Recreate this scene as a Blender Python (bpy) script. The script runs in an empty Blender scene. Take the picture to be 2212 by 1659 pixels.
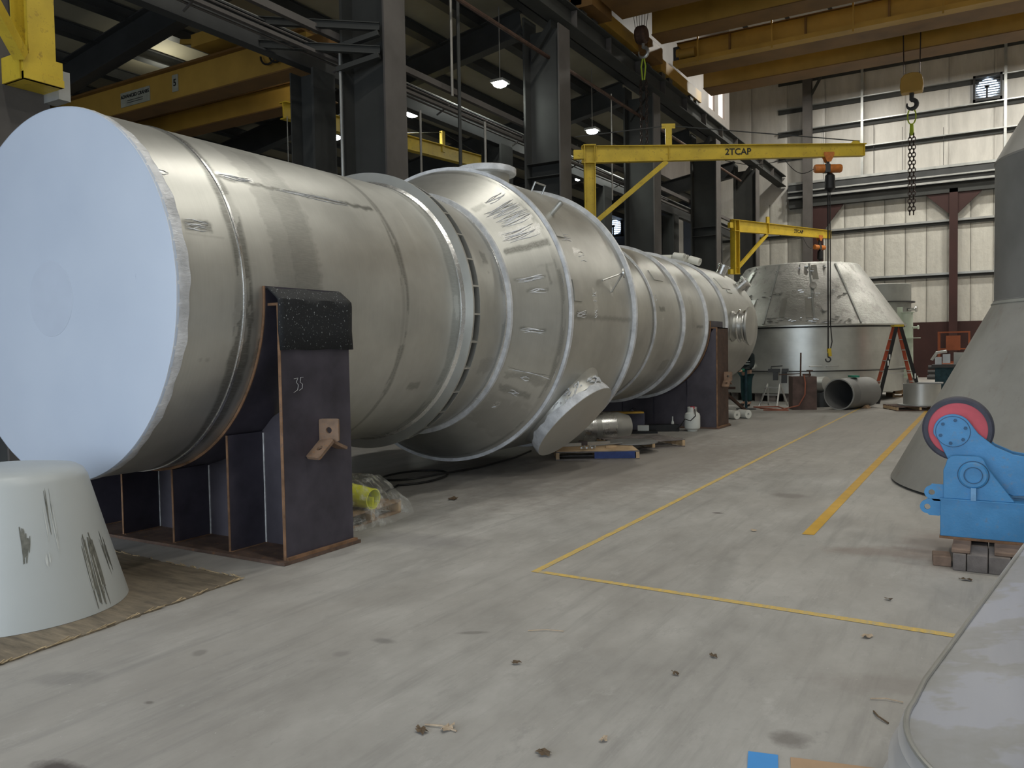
import bpy, bmesh, math, random
import numpy as np
from mathutils import Vector, Matrix
random.seed(7)
S = bpy.context.scene
COL = S.collection
R_ = math.radians

# ------------------------------------------------------------------ camera
FPX = 1746.66                       # focal length in pixels of a 2212 px wide frame
cam_d = bpy.data.cameras.new('camera'); cam = bpy.data.objects.new('camera', cam_d); COL.objects.link(cam)
cam_d.sensor_width = 36.0; cam_d.lens = 36.0 * FPX / 2212.0
cam_d.clip_start = 0.05; cam_d.clip_end = 300
right = Vector((0.85972639, 0.51046592, -0.0171776)); up = Vector((-0.00595584, 0.04364898, 0.99902918)); fwd = Vector((-0.51072014, 0.85878944, -0.04056643))
m = Matrix((right, up, -fwd)).transposed().to_4x4(); m.translation = Vector((0, 0, 1.65))
cam.matrix_world = m
S.camera = cam

# ------------------------------------------------------------------ sky, exposure, daylight
w = bpy.data.worlds.new('sky'); S.world = w; w.use_nodes = True
bg = w.node_tree.nodes['Background']; bg.inputs[0].default_value = (0.80, 0.90, 1.0, 1); bg.inputs[1].default_value = 3.7
S.view_settings.view_transform = 'Standard'; S.view_settings.look = 'None'
S.view_settings.exposure = 0.0; S.view_settings.gamma = 1.0; S.view_settings.use_curve_mapping = False
S.cycles.use_denoising = True
S.cycles.max_bounces = 8; S.cycles.diffuse_bounces = 5; S.cycles.glossy_bounces = 4; S.cycles.sample_clamp_indirect = 6

def area(name, loc, size, energy, color, rot=(0, 0, 0), sy=None, portal=False, spread=None):
    l = bpy.data.lights.new(name, 'AREA'); l.energy = energy; l.color = color; l.size = size
    if sy: l.shape = 'RECTANGLE'; l.size_y = sy
    if portal: l.cycles.is_portal = True
    if spread: l.spread = R_(spread)
    o = bpy.data.objects.new(name, l); o.location = loc; o.rotation_euler = rot; COL.objects.link(o); return o
# the big open door behind the photographer lets the daylight in (portal only guides the sky light)
area('door_portal', (-3.5, -6.9, 3.2), 15.0, 1, (1, 1, 1), (R_(90), 0, R_(0)), 6.4, portal=True)
# high-bay lamps under the roof of the tall bay
for hx in (-5.5, 1.0, 7.5):
    for hy in (3.5, 12.5, 33.0, 40.0):
        area('high_bay_lamp_light', (hx, hy, 14.6), 0.6, 250 if hy < 20 else 480, (1.0, 0.97, 0.88), (0, 0, 0))

# ------------------------------------------------------------------ materials
def rgb(r, g, b):
    f = lambda c: (c / 255 / 12.92) if c / 255 <= 0.04045 else ((c / 255 + 0.055) / 1.055) ** 2.4
    return (f(r), f(g), f(b), 1)
class N:
    def __init__(s, name):
        s.m = bpy.data.materials.new(name); s.m.use_nodes = True; s.t = s.m.node_tree
        s.b = s.t.nodes['Principled BSDF']; s.tc = None
    def n(s, ty, **k):
        x = s.t.nodes.new(ty)
        for a, v in k.items(): setattr(x, a, v)
        return x
    def l(s, a, b): s.t.links.new(a, b)
    def co(s, scale=(1, 1, 1), loc=(0, 0, 0), rot=(0, 0, 0), kind='Object'):
        if s.tc is None: s.tc = s.n('ShaderNodeTexCoord')
        mp = s.n('ShaderNodeMapping'); s.l(s.tc.outputs[kind], mp.inputs[0])
        mp.inputs[1].default_value = loc; mp.inputs[2].default_value = rot; mp.inputs[3].default_value = scale
        return mp.outputs[0]
    def noise(s, vec, scale, detail=4, rough=.55, lac=2.0):
        x = s.n('ShaderNodeTexNoise'); x.inputs['Scale'].default_value = scale; x.inputs['Detail'].default_value = detail
        x.inputs['Roughness'].default_value = rough; s.l(vec, x.inputs['Vector']); return x.outputs[0]
    def ramp(s, fac, stops):
        x = s.n('ShaderNodeValToRGB'); e = x.color_ramp.elements
        while len(e) < len(stops): e.new(.5)
        for i, (p, c) in enumerate(stops):
            e[i].position = p; e[i].color = c if len(c) == 4 else (*c, 1)
        s.l(fac, x.inputs[0]); return x.outputs[0]
    def mix(s, fac, a, b, mode='MIX'):
        x = s.n('ShaderNodeMix', data_type='RGBA', blend_type=mode)
        for i, v in ((0, fac), (6, a), (7, b)):
            if hasattr(v, 'is_linked'): s.l(v, x.inputs[i])
            else: x.inputs[i].default_value = v
        return x.outputs[2]
    def math(s, op, a, b=None, c=None, clamp=False):
        x = s.n('ShaderNodeMath', operation=op); x.use_clamp = clamp
        for i, v in ((0, a), (1, b), (2, c)):
            if v is None: continue
            if hasattr(v, 'is_linked'): s.l(v, x.inputs[i])
            else: x.inputs[i].default_value = v
        return x.outputs[0]
    def bump(s, h, strength=.3, dist=.02):
        x = s.n('ShaderNodeBump'); x.inputs['Strength'].default_value = strength; x.inputs['Distance'].default_value = dist
        s.l(h, x.inputs['Height']); s.l(x.outputs[0], s.b.inputs['Normal'])
    def set(s, **k):
        for a, v in k.items():
            i = s.b.inputs[a.replace('_', ' ')]
            if hasattr(v, 'is_linked'): s.l(v, i)
            else: i.default_value = v
        return s
BW = lambda v: (v, v, v, 1)

def paint(name, c, rough=.5, metal=0.0, var=.18, scale=3.0, bump=.0, dirt=None, spec=.4):
    a = N(name); v = a.co()
    f = a.noise(v, scale, 5)
    d = tuple(x * (1 - var) for x in c[:3]) + (1,); h = tuple(min(1, x * (1 + var)) for x in c[:3]) + (1,)
    col = a.ramp(f, [(.3, d), (.7, h)])
    if dirt:
        g = a.noise(v, scale * 4, 6, .7); col = a.mix(a.ramp(g, [(.55, BW(0)), (.72, BW(1))]), col, dirt)
    a.set(Base_Color=col, Roughness=rough, Metallic=metal)
    a.b.inputs['Specular IOR Level'].default_value = spec
    if bump: a.bump(a.noise(v, scale * 12, 4), bump, .01)
    return a.m

def steel(name, base=(.60, .59, .55), rough=.38, metal=.9, attr=True, streak=(1, 30, 1), bump=.06):
    a = N(name); v = a.co(); vs = a.co(scale=streak)
    cloud = a.noise(v, .9, 4, .6); fine = a.noise(vs, 2.2, 5, .65); scr = a.noise(a.co(scale=(28, 4, 28)), 3.0, 3, .6)
    d = tuple(x * .78 for x in base) + (1,); h = tuple(x * 1.14 for x in base) + (1,)
    col = a.ramp(cloud, [(.3, d), (.7, h)])
    col = a.mix(.35, col, a.ramp(fine, [(.3, BW(.42)), (.7, BW(.62))]), 'SOFT_LIGHT')
    rg = a.math('MULTIPLY_ADD', fine, .12, rough - .04)
    rg = a.math('MULTIPLY_ADD', cloud, .10, rg)
    if attr:
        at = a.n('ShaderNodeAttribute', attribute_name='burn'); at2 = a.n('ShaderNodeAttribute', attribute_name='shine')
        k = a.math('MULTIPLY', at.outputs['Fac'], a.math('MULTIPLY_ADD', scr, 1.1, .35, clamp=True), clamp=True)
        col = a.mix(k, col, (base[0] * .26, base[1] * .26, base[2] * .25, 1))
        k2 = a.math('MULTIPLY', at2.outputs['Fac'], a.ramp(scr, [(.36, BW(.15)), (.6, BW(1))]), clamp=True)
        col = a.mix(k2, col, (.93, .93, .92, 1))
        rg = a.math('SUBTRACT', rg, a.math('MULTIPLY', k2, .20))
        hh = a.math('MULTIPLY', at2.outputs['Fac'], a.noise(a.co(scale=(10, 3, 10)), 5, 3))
        a.bump(a.math('ADD', a.math('MULTIPLY', hh, .8), a.math('MULTIPLY', fine, .15)), .35, .01)
    elif bump: a.bump(fine, bump, .01)
    a.set(Base_Color=col, Roughness=rg, Metallic=metal)
    return a.m

def emit(name, c, strength):
    a = N(name); a.set(Base_Color=(0, 0, 0, 1)); a.b.inputs['Emission Color'].default_value = c; a.b.inputs['Emission Strength'].default_value = strength; return a.m

M = {}
M['vessel'] = steel('brushed_steel', (.60, .60, .565), .36, .86)
M['steel_plain'] = steel('rolled_steel', (.58, .58, .55), .36, .8, attr=False)
M['steel_dull'] = steel('dull_steel', (.25, .25, .245), .5, .5, attr=False, streak=(1, 1, 1))
M['tank'] = steel('tank_steel', (.60, .61, .575), .30, .88, attr=False, streak=(1, 1, 22))
a = N('patchy_roof_steel'); v = a.co(); n1 = a.noise(v, .9, 5, .6); n2 = a.noise(a.co(scale=(1, 1, .6)), 2.6, 5, .75); n3 = a.noise(a.co(scale=(1.4, 1.4, 3)), 5.5, 4, .8)
col = a.ramp(n1, [(.35, (.30, .30, .27, 1)), (.6, (.46, .455, .43, 1))]); col = a.mix(a.ramp(n2, [(.55, BW(0)), (.62, BW(.6))]), col, (.25, .24, .22, 1)); col = a.mix(a.ramp(n3, [(.66, BW(0)), (.70, BW(.8))]), col, (.75, .75, .70, 1))
a.set(Base_Color=col, Roughness=a.math('MULTIPLY_ADD', n2, .3, .28), Metallic=.6); a.bump(n3, .4, .03); M['tank_roof'] = a.m
M['tank_dark'] = steel('tank_steel_dark', (.36, .37, .35), .45, .6, attr=False, streak=(1, 1, 1))
M['bright'] = steel('polished_steel', (.80, .80, .79), .20, .95, attr=False, streak=(4, 4, 4), bump=.5)
a = N('stained_steel'); v = a.co(); n1 = a.noise(v, 1.1, 5, .65); n2 = a.noise(a.co(scale=(2, 2, .35)), 2.2, 5, .7); n3 = a.noise(a.co(scale=(1, 1, .7)), 7, 4, .7)
col = a.ramp(n1, [(.3, (.30, .295, .27, 1)), (.7, (.40, .39, .365, 1))]); col = a.mix(a.ramp(n2, [(.56, BW(0)), (.75, BW(.5))]), col, (.24, .19, .15, 1)); col = a.mix(a.ramp(n3, [(.66, BW(0)), (.72, BW(.5))]), col, (.2, .18, .165, 1))
a.set(Base_Color=col, Roughness=.5, Metallic=.35); M['stained'] = a.m
a = N('white_film'); v = a.co()
a.set(Base_Color=a.ramp(a.noise(v, 6, 4), [(.35, rgb(196, 198, 202)), (.65, rgb(232, 234, 238))]), Roughness=a.math('MULTIPLY_ADD', a.noise(v, 14, 3), .35, .16))
a.b.inputs['Specular IOR Level'].default_value = .6; a.bump(a.noise(a.co(scale=(9, 3, 9)), 3, 4, .6), .5, .02); M['film'] = a.m
a = N('end_cover_film'); v = a.co()
n1 = a.noise(v, .8, 3)
col = a.ramp(n1, [(.3, rgb(186, 196, 212)), (.7, rgb(196, 205, 219))])
spots = a.ramp(a.noise(a.co(scale=(1.2, 1, 1)), 5.5, 6, .75), [(.70, BW(0)), (.80, BW(.45))])
a.set(Base_Color=a.mix(spots, col, rgb(120, 132, 160)), Roughness=.38)
a.bump(a.noise(a.co(scale=(1.4, 1, .5)), 1.3, 2, .4), .12, .03); M['cover'] = a.m
M['cap_sheet'] = paint('beige_end_sheet', rgb(196, 193, 184), .42, var=.04)
M['patch'] = paint('cover_patch', rgb(188, 197, 212), .4, var=.03)

a = N('concrete'); v = a.co()
big = a.noise(v, .22, 4, .6); mid = a.noise(a.co(scale=(1, .55, 1), rot=(0, 0, .5)), 1.6, 6, .68); fin = a.noise(v, 26, 5, .7)
col = a.ramp(mid, [(.30, (.285, .277, .262, 1)), (.5, (.385, .377, .36, 1)), (.72, (.50, .49, .47, 1))])
col = a.mix(a.ramp(big, [(.35, BW(0)), (.7, BW(.55))]), col, (.34, .31, .275, 1))
strk = a.noise(a.co(scale=(7, .55, 1), rot=(0, 0, -.62)), 1.0, 5, .7)
col = a.mix(a.ramp(strk, [(.50, BW(0)), (.70, BW(.55))]), col, (.25, .243, .23, 1))
blot = a.noise(a.co(scale=(1, .5, 1), rot=(0, 0, -.4)), 4.2, 7, .78)
col = a.mix(a.ramp(blot, [(.57, BW(0)), (.68, BW(.5))]), col, (.27, .262, .25, 1))
col = a.mix(a.ramp(blot, [(.30, BW(.5)), (.42, BW(0))]), col, (.50, .49, .47, 1))
col = a.mix(a.ramp(fin, [(.62, BW(0)), (.75, BW(.35))]), col, (.20, .19, .18, 1))
col = a.mix(a.ramp(a.noise(v, 40, 2), [(.74, BW(0)), (.77, BW(.6))]), col, (.62, .60, .57, 1))
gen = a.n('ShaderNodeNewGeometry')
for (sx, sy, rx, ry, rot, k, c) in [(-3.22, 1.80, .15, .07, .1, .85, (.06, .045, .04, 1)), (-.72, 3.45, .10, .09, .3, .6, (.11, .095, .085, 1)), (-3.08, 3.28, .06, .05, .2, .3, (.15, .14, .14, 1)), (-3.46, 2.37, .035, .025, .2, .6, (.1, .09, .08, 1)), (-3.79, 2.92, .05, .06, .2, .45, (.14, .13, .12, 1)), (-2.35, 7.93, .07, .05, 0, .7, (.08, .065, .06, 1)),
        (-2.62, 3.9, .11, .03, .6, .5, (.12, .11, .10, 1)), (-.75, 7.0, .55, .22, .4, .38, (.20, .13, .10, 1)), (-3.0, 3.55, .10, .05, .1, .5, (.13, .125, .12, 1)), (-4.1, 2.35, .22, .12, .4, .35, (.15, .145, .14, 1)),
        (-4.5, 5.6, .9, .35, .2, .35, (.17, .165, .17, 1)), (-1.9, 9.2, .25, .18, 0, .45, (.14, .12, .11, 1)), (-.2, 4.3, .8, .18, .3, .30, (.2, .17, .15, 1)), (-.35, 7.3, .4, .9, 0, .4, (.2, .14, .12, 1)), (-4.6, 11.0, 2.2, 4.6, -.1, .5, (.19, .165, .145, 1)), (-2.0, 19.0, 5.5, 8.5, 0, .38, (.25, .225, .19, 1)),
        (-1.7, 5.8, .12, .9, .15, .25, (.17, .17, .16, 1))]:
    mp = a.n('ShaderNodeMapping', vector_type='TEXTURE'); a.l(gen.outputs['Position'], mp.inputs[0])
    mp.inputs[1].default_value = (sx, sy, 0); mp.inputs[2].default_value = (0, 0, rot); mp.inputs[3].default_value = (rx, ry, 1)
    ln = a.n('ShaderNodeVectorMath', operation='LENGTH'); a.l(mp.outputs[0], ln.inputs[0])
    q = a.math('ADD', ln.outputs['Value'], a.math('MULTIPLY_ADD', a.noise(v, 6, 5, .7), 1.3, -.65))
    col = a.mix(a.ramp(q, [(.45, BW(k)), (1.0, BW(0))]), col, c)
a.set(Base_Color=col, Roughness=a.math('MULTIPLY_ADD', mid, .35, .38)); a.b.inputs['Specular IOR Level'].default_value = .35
a.bump(a.math('ADD', a.math('MULTIPLY', fin, .3), mid), .12, .01); M['concrete'] = a.m

M['mill'] = paint('mill_scale_steel', (.075, .068, .088, 1), .42, .35, .35, 2.5, .05)
M['mill_mid'] = paint('mill_scale_grey', (.115, .105, .125, 1), .45, .35, .3, 2.0, .05)
M['rust'] = paint('rusty_steel', (.24, .135, .075, 1), .8, .1, .4, 9, .2, dirt=(.12, .09, .08, 1))
M['rust_base'] = paint('dull_rust_plate', (.13, .085, .065, 1), .75, .1, .35, 5, .15, dirt=(.27, .13, .055, 1))
M['rust_lug'] = paint('rusty_lug_steel', (.24, .16, .11, 1), .7, .2, .3, 9, .15, dirt=(.33, .15, .05, 1))
M['rust_brown'] = paint('brown_rust_steel', (.085, .05, .038, 1), .65, .2, .3, 4, .1, dirt=(.15, .075, .04, 1))
M['weld'] = paint('chalky_weld', (.55, .55, .55, 1), .5, .2, .3, 20, .3)
M['column'] = paint('grey_painted_steel', (.060, .062, .060, 1), .8, .0, .12, 1.2, spec=.15)
M['column_warm'] = paint('brown_grey_steel', (.105, .097, .092, 1), .75, 0, .15, 1.5, spec=.2)
M['dark_steel'] = paint('dark_grey_steel', (.045, .047, .048, 1), .5, 0, .2, 1.5)
M['galv'] = paint('galvanised_steel', (.42, .43, .42, 1), .38, .6, .15, 3)
M['maroon'] = paint('maroon_steel', (.040, .014, .012, 1), .55, 0, .2, 1.0)
M['yellow'] = paint('yellow_paint', (.56, .40, .035, 1), .42, 0, .16, 3, dirt=(.30, .20, .03, 1))
M['crane_yellow'] = paint('ochre_crane_paint', (.40, .245, .05, 1), .42, 0, .18, 1.0)
M['crane_dark'] = paint('dark_crane_paint', (.17, .09, .028, 1), .5, 0, .2, 1.2)
M['black'] = paint('black_plastic', (.012, .012, .013, 1), .45, 0, .2, 4)
M['cable'] = paint('black_cable', (.015, .015, .015, 1), .5)
M['wire'] = paint('thin_grey_pipe', (.30, .29, .27, 1), .45, .3)
M['chain'] = paint('dark_chain', (.06, .045, .04, 1), .4, .8)
M['blue'] = paint('blue_paint', (.062, .25, .50, 1), .42, 0, .14, 5, .12, dirt=(.13, .23, .36, 1))
M['blue_dark'] = paint('dark_blue_seam', (.025, .09, .19, 1), .5, 0, .2, 5)
M['blue_pale'] = paint('worn_pale_blue', (.16, .34, .56, 1), .45, 0, .2, 8)
M['red'] = paint('red_polyurethane', (.58, .075, .10, 1), .45, 0, .15, 5)
M['rubber'] = paint('dark_rubber', (.055, .055, .075, 1), .65, 0, .25, 8, .15)
M['wood_grey'] = paint('weathered_timber', (.17, .15, .14, 1), .85, 0, .35, 6, .3)
M['packing'] = paint('dirty_packing_wood', rgb(126, 106, 92), .85, 0, .3, 9, .2)
M['wood'] = paint('pallet_wood', (.30, .20, .12, 1), .8, 0, .3, 7, .2)
M['wood_pale'] = paint('pale_wood', (.52, .37, .22, 1), .8, 0, .2, 7, .2)
a = N('plywood'); n1 = a.noise(a.co(scale=(1, 6, 1), rot=(0, 0, .35)), 3.0, 6, .7); n2 = a.noise(a.co(), 1.2, 4)
a.set(Base_Color=a.mix(a.ramp(n2, [(.4, BW(0)), (.62, BW(.55))]), a.ramp(n1, [(.3, rgb(92, 84, 73)), (.7, rgb(154, 140, 118))]), rgb(80, 72, 62)), Roughness=.85); a.bump(n1, .25, .01); M['plywood'] = a.m
M['edge_wood'] = paint('splintered_edge', rgb(176, 156, 124), .85, 0, .35, 20, .4)
M['lift_orange'] = paint('dark_orange_paint', (.32, .085, .03, 1), .5, 0, .15, 3)
M['orange'] = paint('orange_fibreglass', (.42, .075, .03, 1), .5, 0, .12, 3)
M['orange_hoist'] = paint('orange_hoist_paint', (.50, .16, .03, 1), .45, 0, .25, 10)
M['alu'] = paint('aluminium', (.62, .62, .60, 1), .32, .8, .1, 4)
M['white'] = paint('white_paint', (.72, .74, .70, 1), .5, 0, .05, 2)
M['paper'] = paint('white_paper_roll', (.78, .78, .72, 1), .7, 0, .08, 6)
M['green_white'] = paint('pale_green_white_paint', (.55, .62, .52, 1), .5, 0, .06, 2)
M['teal'] = paint('teal_workwear', (.008, .04, .045, 1), .8, 0, .3, 9)
M['navy'] = paint('navy_workwear', (.018, .05, .065, 1), .8, 0, .3, 9)
M['dark_cloth'] = paint('dark_jacket', (.012, .02, .022, 1), .85, 0, .3, 9)
M['glove'] = paint('green_glove', (.03, .20, .13, 1), .8, 0, .3, 9)
M['reflect'] = paint('reflective_tape', (.55, .60, .58, 1), .4)
M['skin'] = paint('skin', (.45, .27, .19, 1), .55, 0, .08, 9)
M['tape_yellow'] = paint('yellow_floor_paint', rgb(202, 160, 62), .6, 0, .12, 5, dirt=rgb(170, 150, 104))
a = N('worn_yellow_line'); n1 = a.noise(a.co(scale=(14, 3, 1), rot=(0, 0, 0)), 2, 6, .8)
a.set(Base_Color=a.ramp(n1, [(.36, rgb(176, 166, 140)), (.50, rgb(204, 176, 104)), (.66, rgb(226, 190, 92))]), Roughness=.6); M['worn_x'] = a.m
M['yellow_pipe'] = paint('lemon_yellow_paint', (.78, .80, .02, 1), .35, 0, .06, 3)
M['hose'] = paint('red_brown_hose', (.30, .10, .06, 1), .6)
M['ring_green'] = paint('rusty_steel_box', (.10, .065, .055, 1), .55, .3, .35, 4)
M['sling'] = paint('lime_sling', (.45, .60, .05, 1), .6)
a = N('clear_film'); a.set(Base_Color=(.95, .97, .93, 1), Roughness=.08, Alpha=a.ramp(a.noise(a.co(), 7, 5, .7), [(.46, BW(.07)), (.66, BW(.42))]))
a.bump(a.noise(a.co(), 9, 5, .75), .9, .05); a.b.inputs['Specular IOR Level'].default_value = .8; M['clear'] = a.m
a = N('rubber_mat'); n1 = a.noise(a.co(), 62, 2, .5)
a.set(Base_Color=a.mix(a.ramp(n1, [(.66, BW(0)), (.71, BW(1))]), (.008, .010, .013, 1), (.30, .32, .33, 1)), Roughness=.7); a.bump(a.noise(a.co(), 50, 4), .25, .01); M['mat'] = a.m
M['insul'] = None
def insulation(name, seam_w, base, dirt, seam_k=.75, wr=.4):
    a = N(name); v = a.co()
    sp = a.n('ShaderNodeSeparateXYZ'); a.l(a.co(), sp.inputs[0])
    fr = a.math('FRACT', a.math('DIVIDE', sp.outputs[0], seam_w))
    dd = a.math('ABSOLUTE', a.math('SUBTRACT', fr, .5))                       # .5 at the seam
    prof = a.math('POWER', a.math('MULTIPLY', dd, 2.0), 6.0)
    n1 = a.noise(a.co(scale=(1.2, 1, .25)), 1.6, 6, .7)
    col = a.ramp(n1, [(.35, tuple(x * .80 for x in base[:3]) + (1,)), (.65, base)])
    jag = a.noise(a.co(scale=(3, 1, .5)), 2.5, 4)
    seam = a.ramp(a.math('MULTIPLY_ADD', jag, .012, dd), [(.488, BW(0)), (.5, BW(seam_k))])
    col = a.mix(seam, col, dirt)
    st = a.math('MULTIPLY', a.ramp(dd, [(.38, BW(0)), (.5, BW(.8))]), a.ramp(a.noise(a.co(scale=(6, 1, .5)), 2.0, 4, .7), [(.45, BW(0)), (.7, BW(1))]))
    col = a.mix(st, col, tuple(x * .5 for x in base[:3]) + (1,))
    a.set(Base_Color=col, Roughness=.45)
    a.bump(a.math('ADD', a.math('MULTIPLY', prof, -1.0), a.math('MULTIPLY', a.noise(a.co(scale=(1, 1, .6)), 4, 4), wr)), .5, .12)
    return a.m
M['insul'] = insulation('white_insulation_blanket', .945, (.60, .58, .52, 1), (.05, .045, .03, 1), .9, .6)
M['insul_up'] = insulation('white_wall_liner', 1.89, (.60, .575, .53, 1), (.22, .2, .17, 1), .5, .15)
M['side_liner'] = insulation('shaded_side_liner', 1.89, (.26, .235, .215, 1), (.12, .11, .1, 1), .5, .15)  # darker copy of the wall liner, weaker light put into the colour
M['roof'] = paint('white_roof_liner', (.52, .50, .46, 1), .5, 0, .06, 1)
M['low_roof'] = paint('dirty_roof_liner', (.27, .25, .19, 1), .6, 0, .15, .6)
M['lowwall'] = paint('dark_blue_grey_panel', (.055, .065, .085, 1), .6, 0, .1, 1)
M['lamp'] = emit('lamp_glow', (.95, 1.0, .93, 1), 60)
M['daylight'] = emit('daylight_opening', (.62, .78, 1.0, 1), 3)
M['warm_day'] = emit('translucent_panel', (1.0, .86, .76, 1), 1.7)
M['sign'] = paint('grey_sign_plate', (.33, .33, .27, 1), .5)
M['cardboard'] = paint('cardboard', rgb(178, 150, 122), .8, 0, .08, 6)
M['blue_tape'] = paint('blue_tape', rgb(70, 150, 222), .5, 0, .05, 4)
M['leaf'] = paint('dry_leaf', rgb(96, 80, 62), .8, 0, .3, 30)
M['leaf_pale'] = paint('pale_dry_leaf', rgb(176, 158, 136), .8, 0, .2, 30)
M['primer'] = paint('pale_grey_primer', rgb(186, 190, 189), .40, 0, .03, 1.2, spec=.5)

def adopt(o, parent):
    # parts of a thing are drawn in world coordinates unless the thing is LOCAL; its Empty stands at its base
    o.parent = parent
    if parent.type == 'EMPTY' and parent.name not in LOCAL: o.location = tuple(-c for c in parent.location)

# ------------------------------------------------------------------ mesh builder
class MB:
    def __init__(s): s.v = []; s.f = []; s.sm = []
    def add(s, vs, fs, smooth=False):
        k = len(s.v); s.v += [tuple(p) for p in vs]; s.f += [tuple(i + k for i in f) for f in fs]; s.sm += [smooth] * len(fs); return s
    def box(s, a, b, M4=None):
        x0, y0, z0 = a; x1, y1, z1 = b
        vs = [Vector(p) for p in ((x0, y0, z0), (x1, y0, z0), (x1, y1, z0), (x0, y1, z0), (x0, y0, z1), (x1, y0, z1), (x1, y1, z1), (x0, y1, z1))]
        if M4: vs = [M4 @ p for p in vs]
        return s.add(vs, [(0, 3, 2, 1), (4, 5, 6, 7), (0, 1, 5, 4), (1, 2, 6, 5), (2, 3, 7, 6), (3, 0, 4, 7)])
    def bar(s, p, q, w_, h, upv=(0, 0, 1)):
        p = Vector(p); q = Vector(q); d = (q - p); L = d.length; d.normalize(); u = Vector(upv)
        x = d.cross(u)
        if x.length < 1e-4: x = d.cross(Vector((0, 1, 0)))
        x.normalize(); u = x.cross(d).normalized()
        vs = []
        for c in (p, q):
            for a_, b_ in ((-1, -1), (1, -1), (1, 1), (-1, 1)): vs.append(c + x * (a_ * w_ / 2) + u * (b_ * h / 2))
        return s.add(vs, [(0, 1, 2, 3), (7, 6, 5, 4), (0, 4, 5, 1), (1, 5, 6, 2), (2, 6, 7, 3), (3, 7, 4, 0)])
    def ibeam(s, p, q, w_, h, tf=.02, tw=.015, upv=(0, 0, 1)):
        p = Vector(p); q = Vector(q); d = (q - p).normalized(); u = Vector(upv); x = d.cross(u).normalized(); u = x.cross(d).normalized()
        s.bar(p + u * (h / 2 - tf / 2), q + u * (h / 2 - tf / 2), w_, tf, upv); s.bar(p - u * (h / 2 - tf / 2), q - u * (h / 2 - tf / 2), w_, tf, upv)
        return s.bar(p, q, tw, h - 2 * tf, upv)
    def tube(s, pts, r, n=8, cap=True, closed=False):
        P = [Vector(p) for p in pts]; rr = r if isinstance(r, (list, tuple)) else [r] * len(P)
        k0 = len(s.v); ref = None; m_ = len(P)
        for i, p in enumerate(P):
            a_ = P[(i - 1) % m_] if (closed or i > 0) else p; b_ = P[(i + 1) % m_] if (closed or i < m_ - 1) else p
            d = (b_ - a_).normalized()
            if ref is None:
                ref = Vector((0, 0, 1)) if abs(d.z) < .9 else Vector((1, 0, 0))
            x = d.cross(ref).normalized(); y = x.cross(d).normalized(); ref = y
            for j in range(n):
                t = 2 * math.pi * j / n; s.v.append(tuple(p + (x * math.cos(t) + y * math.sin(t)) * rr[i]))
        rng = m_ if closed else m_ - 1
        for i in range(rng):
            i2 = (i + 1) % m_
            for j in range(n):
                s.f.append((k0 + i * n + j, k0 + i * n + (j + 1) % n, k0 + i2 * n + (j + 1) % n, k0 + i2 * n + j)); s.sm.append(True)
        if cap and not closed:
            s.f.append(tuple(k0 + j for j in range(n))[::-1]); s.f.append(tuple(k0 + (m_ - 1) * n + j for j in range(n))); s.sm += [False, False]
        return s
    def lathe(s, prof, origin=(0, 0, 0), axis=(0, 0, 1), n=48, a0=0, a1=360, smooth=True):
        ax = Vector(axis).normalized(); ref = Vector((1, 0, 0)) if abs(ax.x) < .9 else Vector((0, 0, 1))
        x = (ref - ax * ref.dot(ax)).normalized(); y = ax.cross(x); o = Vector(origin); full = (a1 - a0) >= 360
        k0 = len(s.v); nn = n if full else n + 1
        for (r, h) in prof:
            for j in range(nn):
                t = R_(a0 + (a1 - a0) * j / n); s.v.append(tuple(o + ax * h + (x * math.cos(t) + y * math.sin(t)) * max(r, 1e-5)))
        for i in range(len(prof) - 1):
            for j in range(n):
                j2 = (j + 1) % nn
                s.f.append((k0 + i * nn + j, k0 + i * nn + j2, k0 + (i + 1) * nn + j2, k0 + (i + 1) * nn + j)); s.sm.append(smooth)
        return s
    def cyl(s, p, q, r, n=24, r2=None):
        p = Vector(p); q = Vector(q); L = (q - p).length; r2 = r if r2 is None else r2
        return s.lathe([(0, 0), (r, 0), (r2, L), (0, L)], p, q - p, n)
    def prism(s, poly, d0, d1, M4=None):
        """poly in local xy, extruded along z from d0 to d1, moved by M4"""
        n = len(poly); vs = [Vector((x, y, d)) for d in (d0, d1) for x, y in poly]
        if M4: vs = [M4 @ p for p in vs]
        return s.add(vs, [tuple(range(n))[::-1], tuple(range(n, 2 * n))] + [(i, (i + 1) % n, (i + 1) % n + n, i + n) for i in range(n)])
    def mesh(s, name):
        me = bpy.data.meshes.new(name); me.from_pydata(s.v, [], s.f); me.polygons.foreach_set('use_smooth', s.sm); me.update()
        bm = bmesh.new(); bm.from_mesh(me); bmesh.ops.recalc_face_normals(bm, faces=bm.faces); bm.to_mesh(me); bm.free()
        try: me.set_sharp_from_angle(angle=R_(35))
        except Exception: pass
        return me
    def obj(s, name, mat, parent=None, bevel=0, label=None):
        o = bpy.data.objects.new(name, s.mesh(name)); o.data.materials.append(M[mat] if isinstance(mat, str) else mat); COL.objects.link(o)
        if parent is not None: adopt(o, parent)
        if bevel:
            b = o.modifiers.new('bevel', 'BEVEL'); b.width = bevel; b.segments = 2; b.limit_method = 'ANGLE'
        if label: o['label'] = label
        return o
def tag(o, label, cat, group=None):
    o['label'] = label; o['category'] = cat
    if group: o['group'] = group
    return o
LOCAL = set()
def thing(name, label, cat, loc=(0, 0, 0), rz=0, group=None, local=False):
    o = bpy.data.objects.new(name, None); o.empty_display_size = .2; COL.objects.link(o); o.location = loc; o.rotation_euler = (0, 0, rz)
    if local or rz: LOCAL.add(o.name)
    return tag(o, label, cat, group)
def struct(o): o['kind'] = 'structure'; return o
def rel(p, t): return tuple(a_ - b_ for a_, b_ in zip(p, t))
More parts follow.
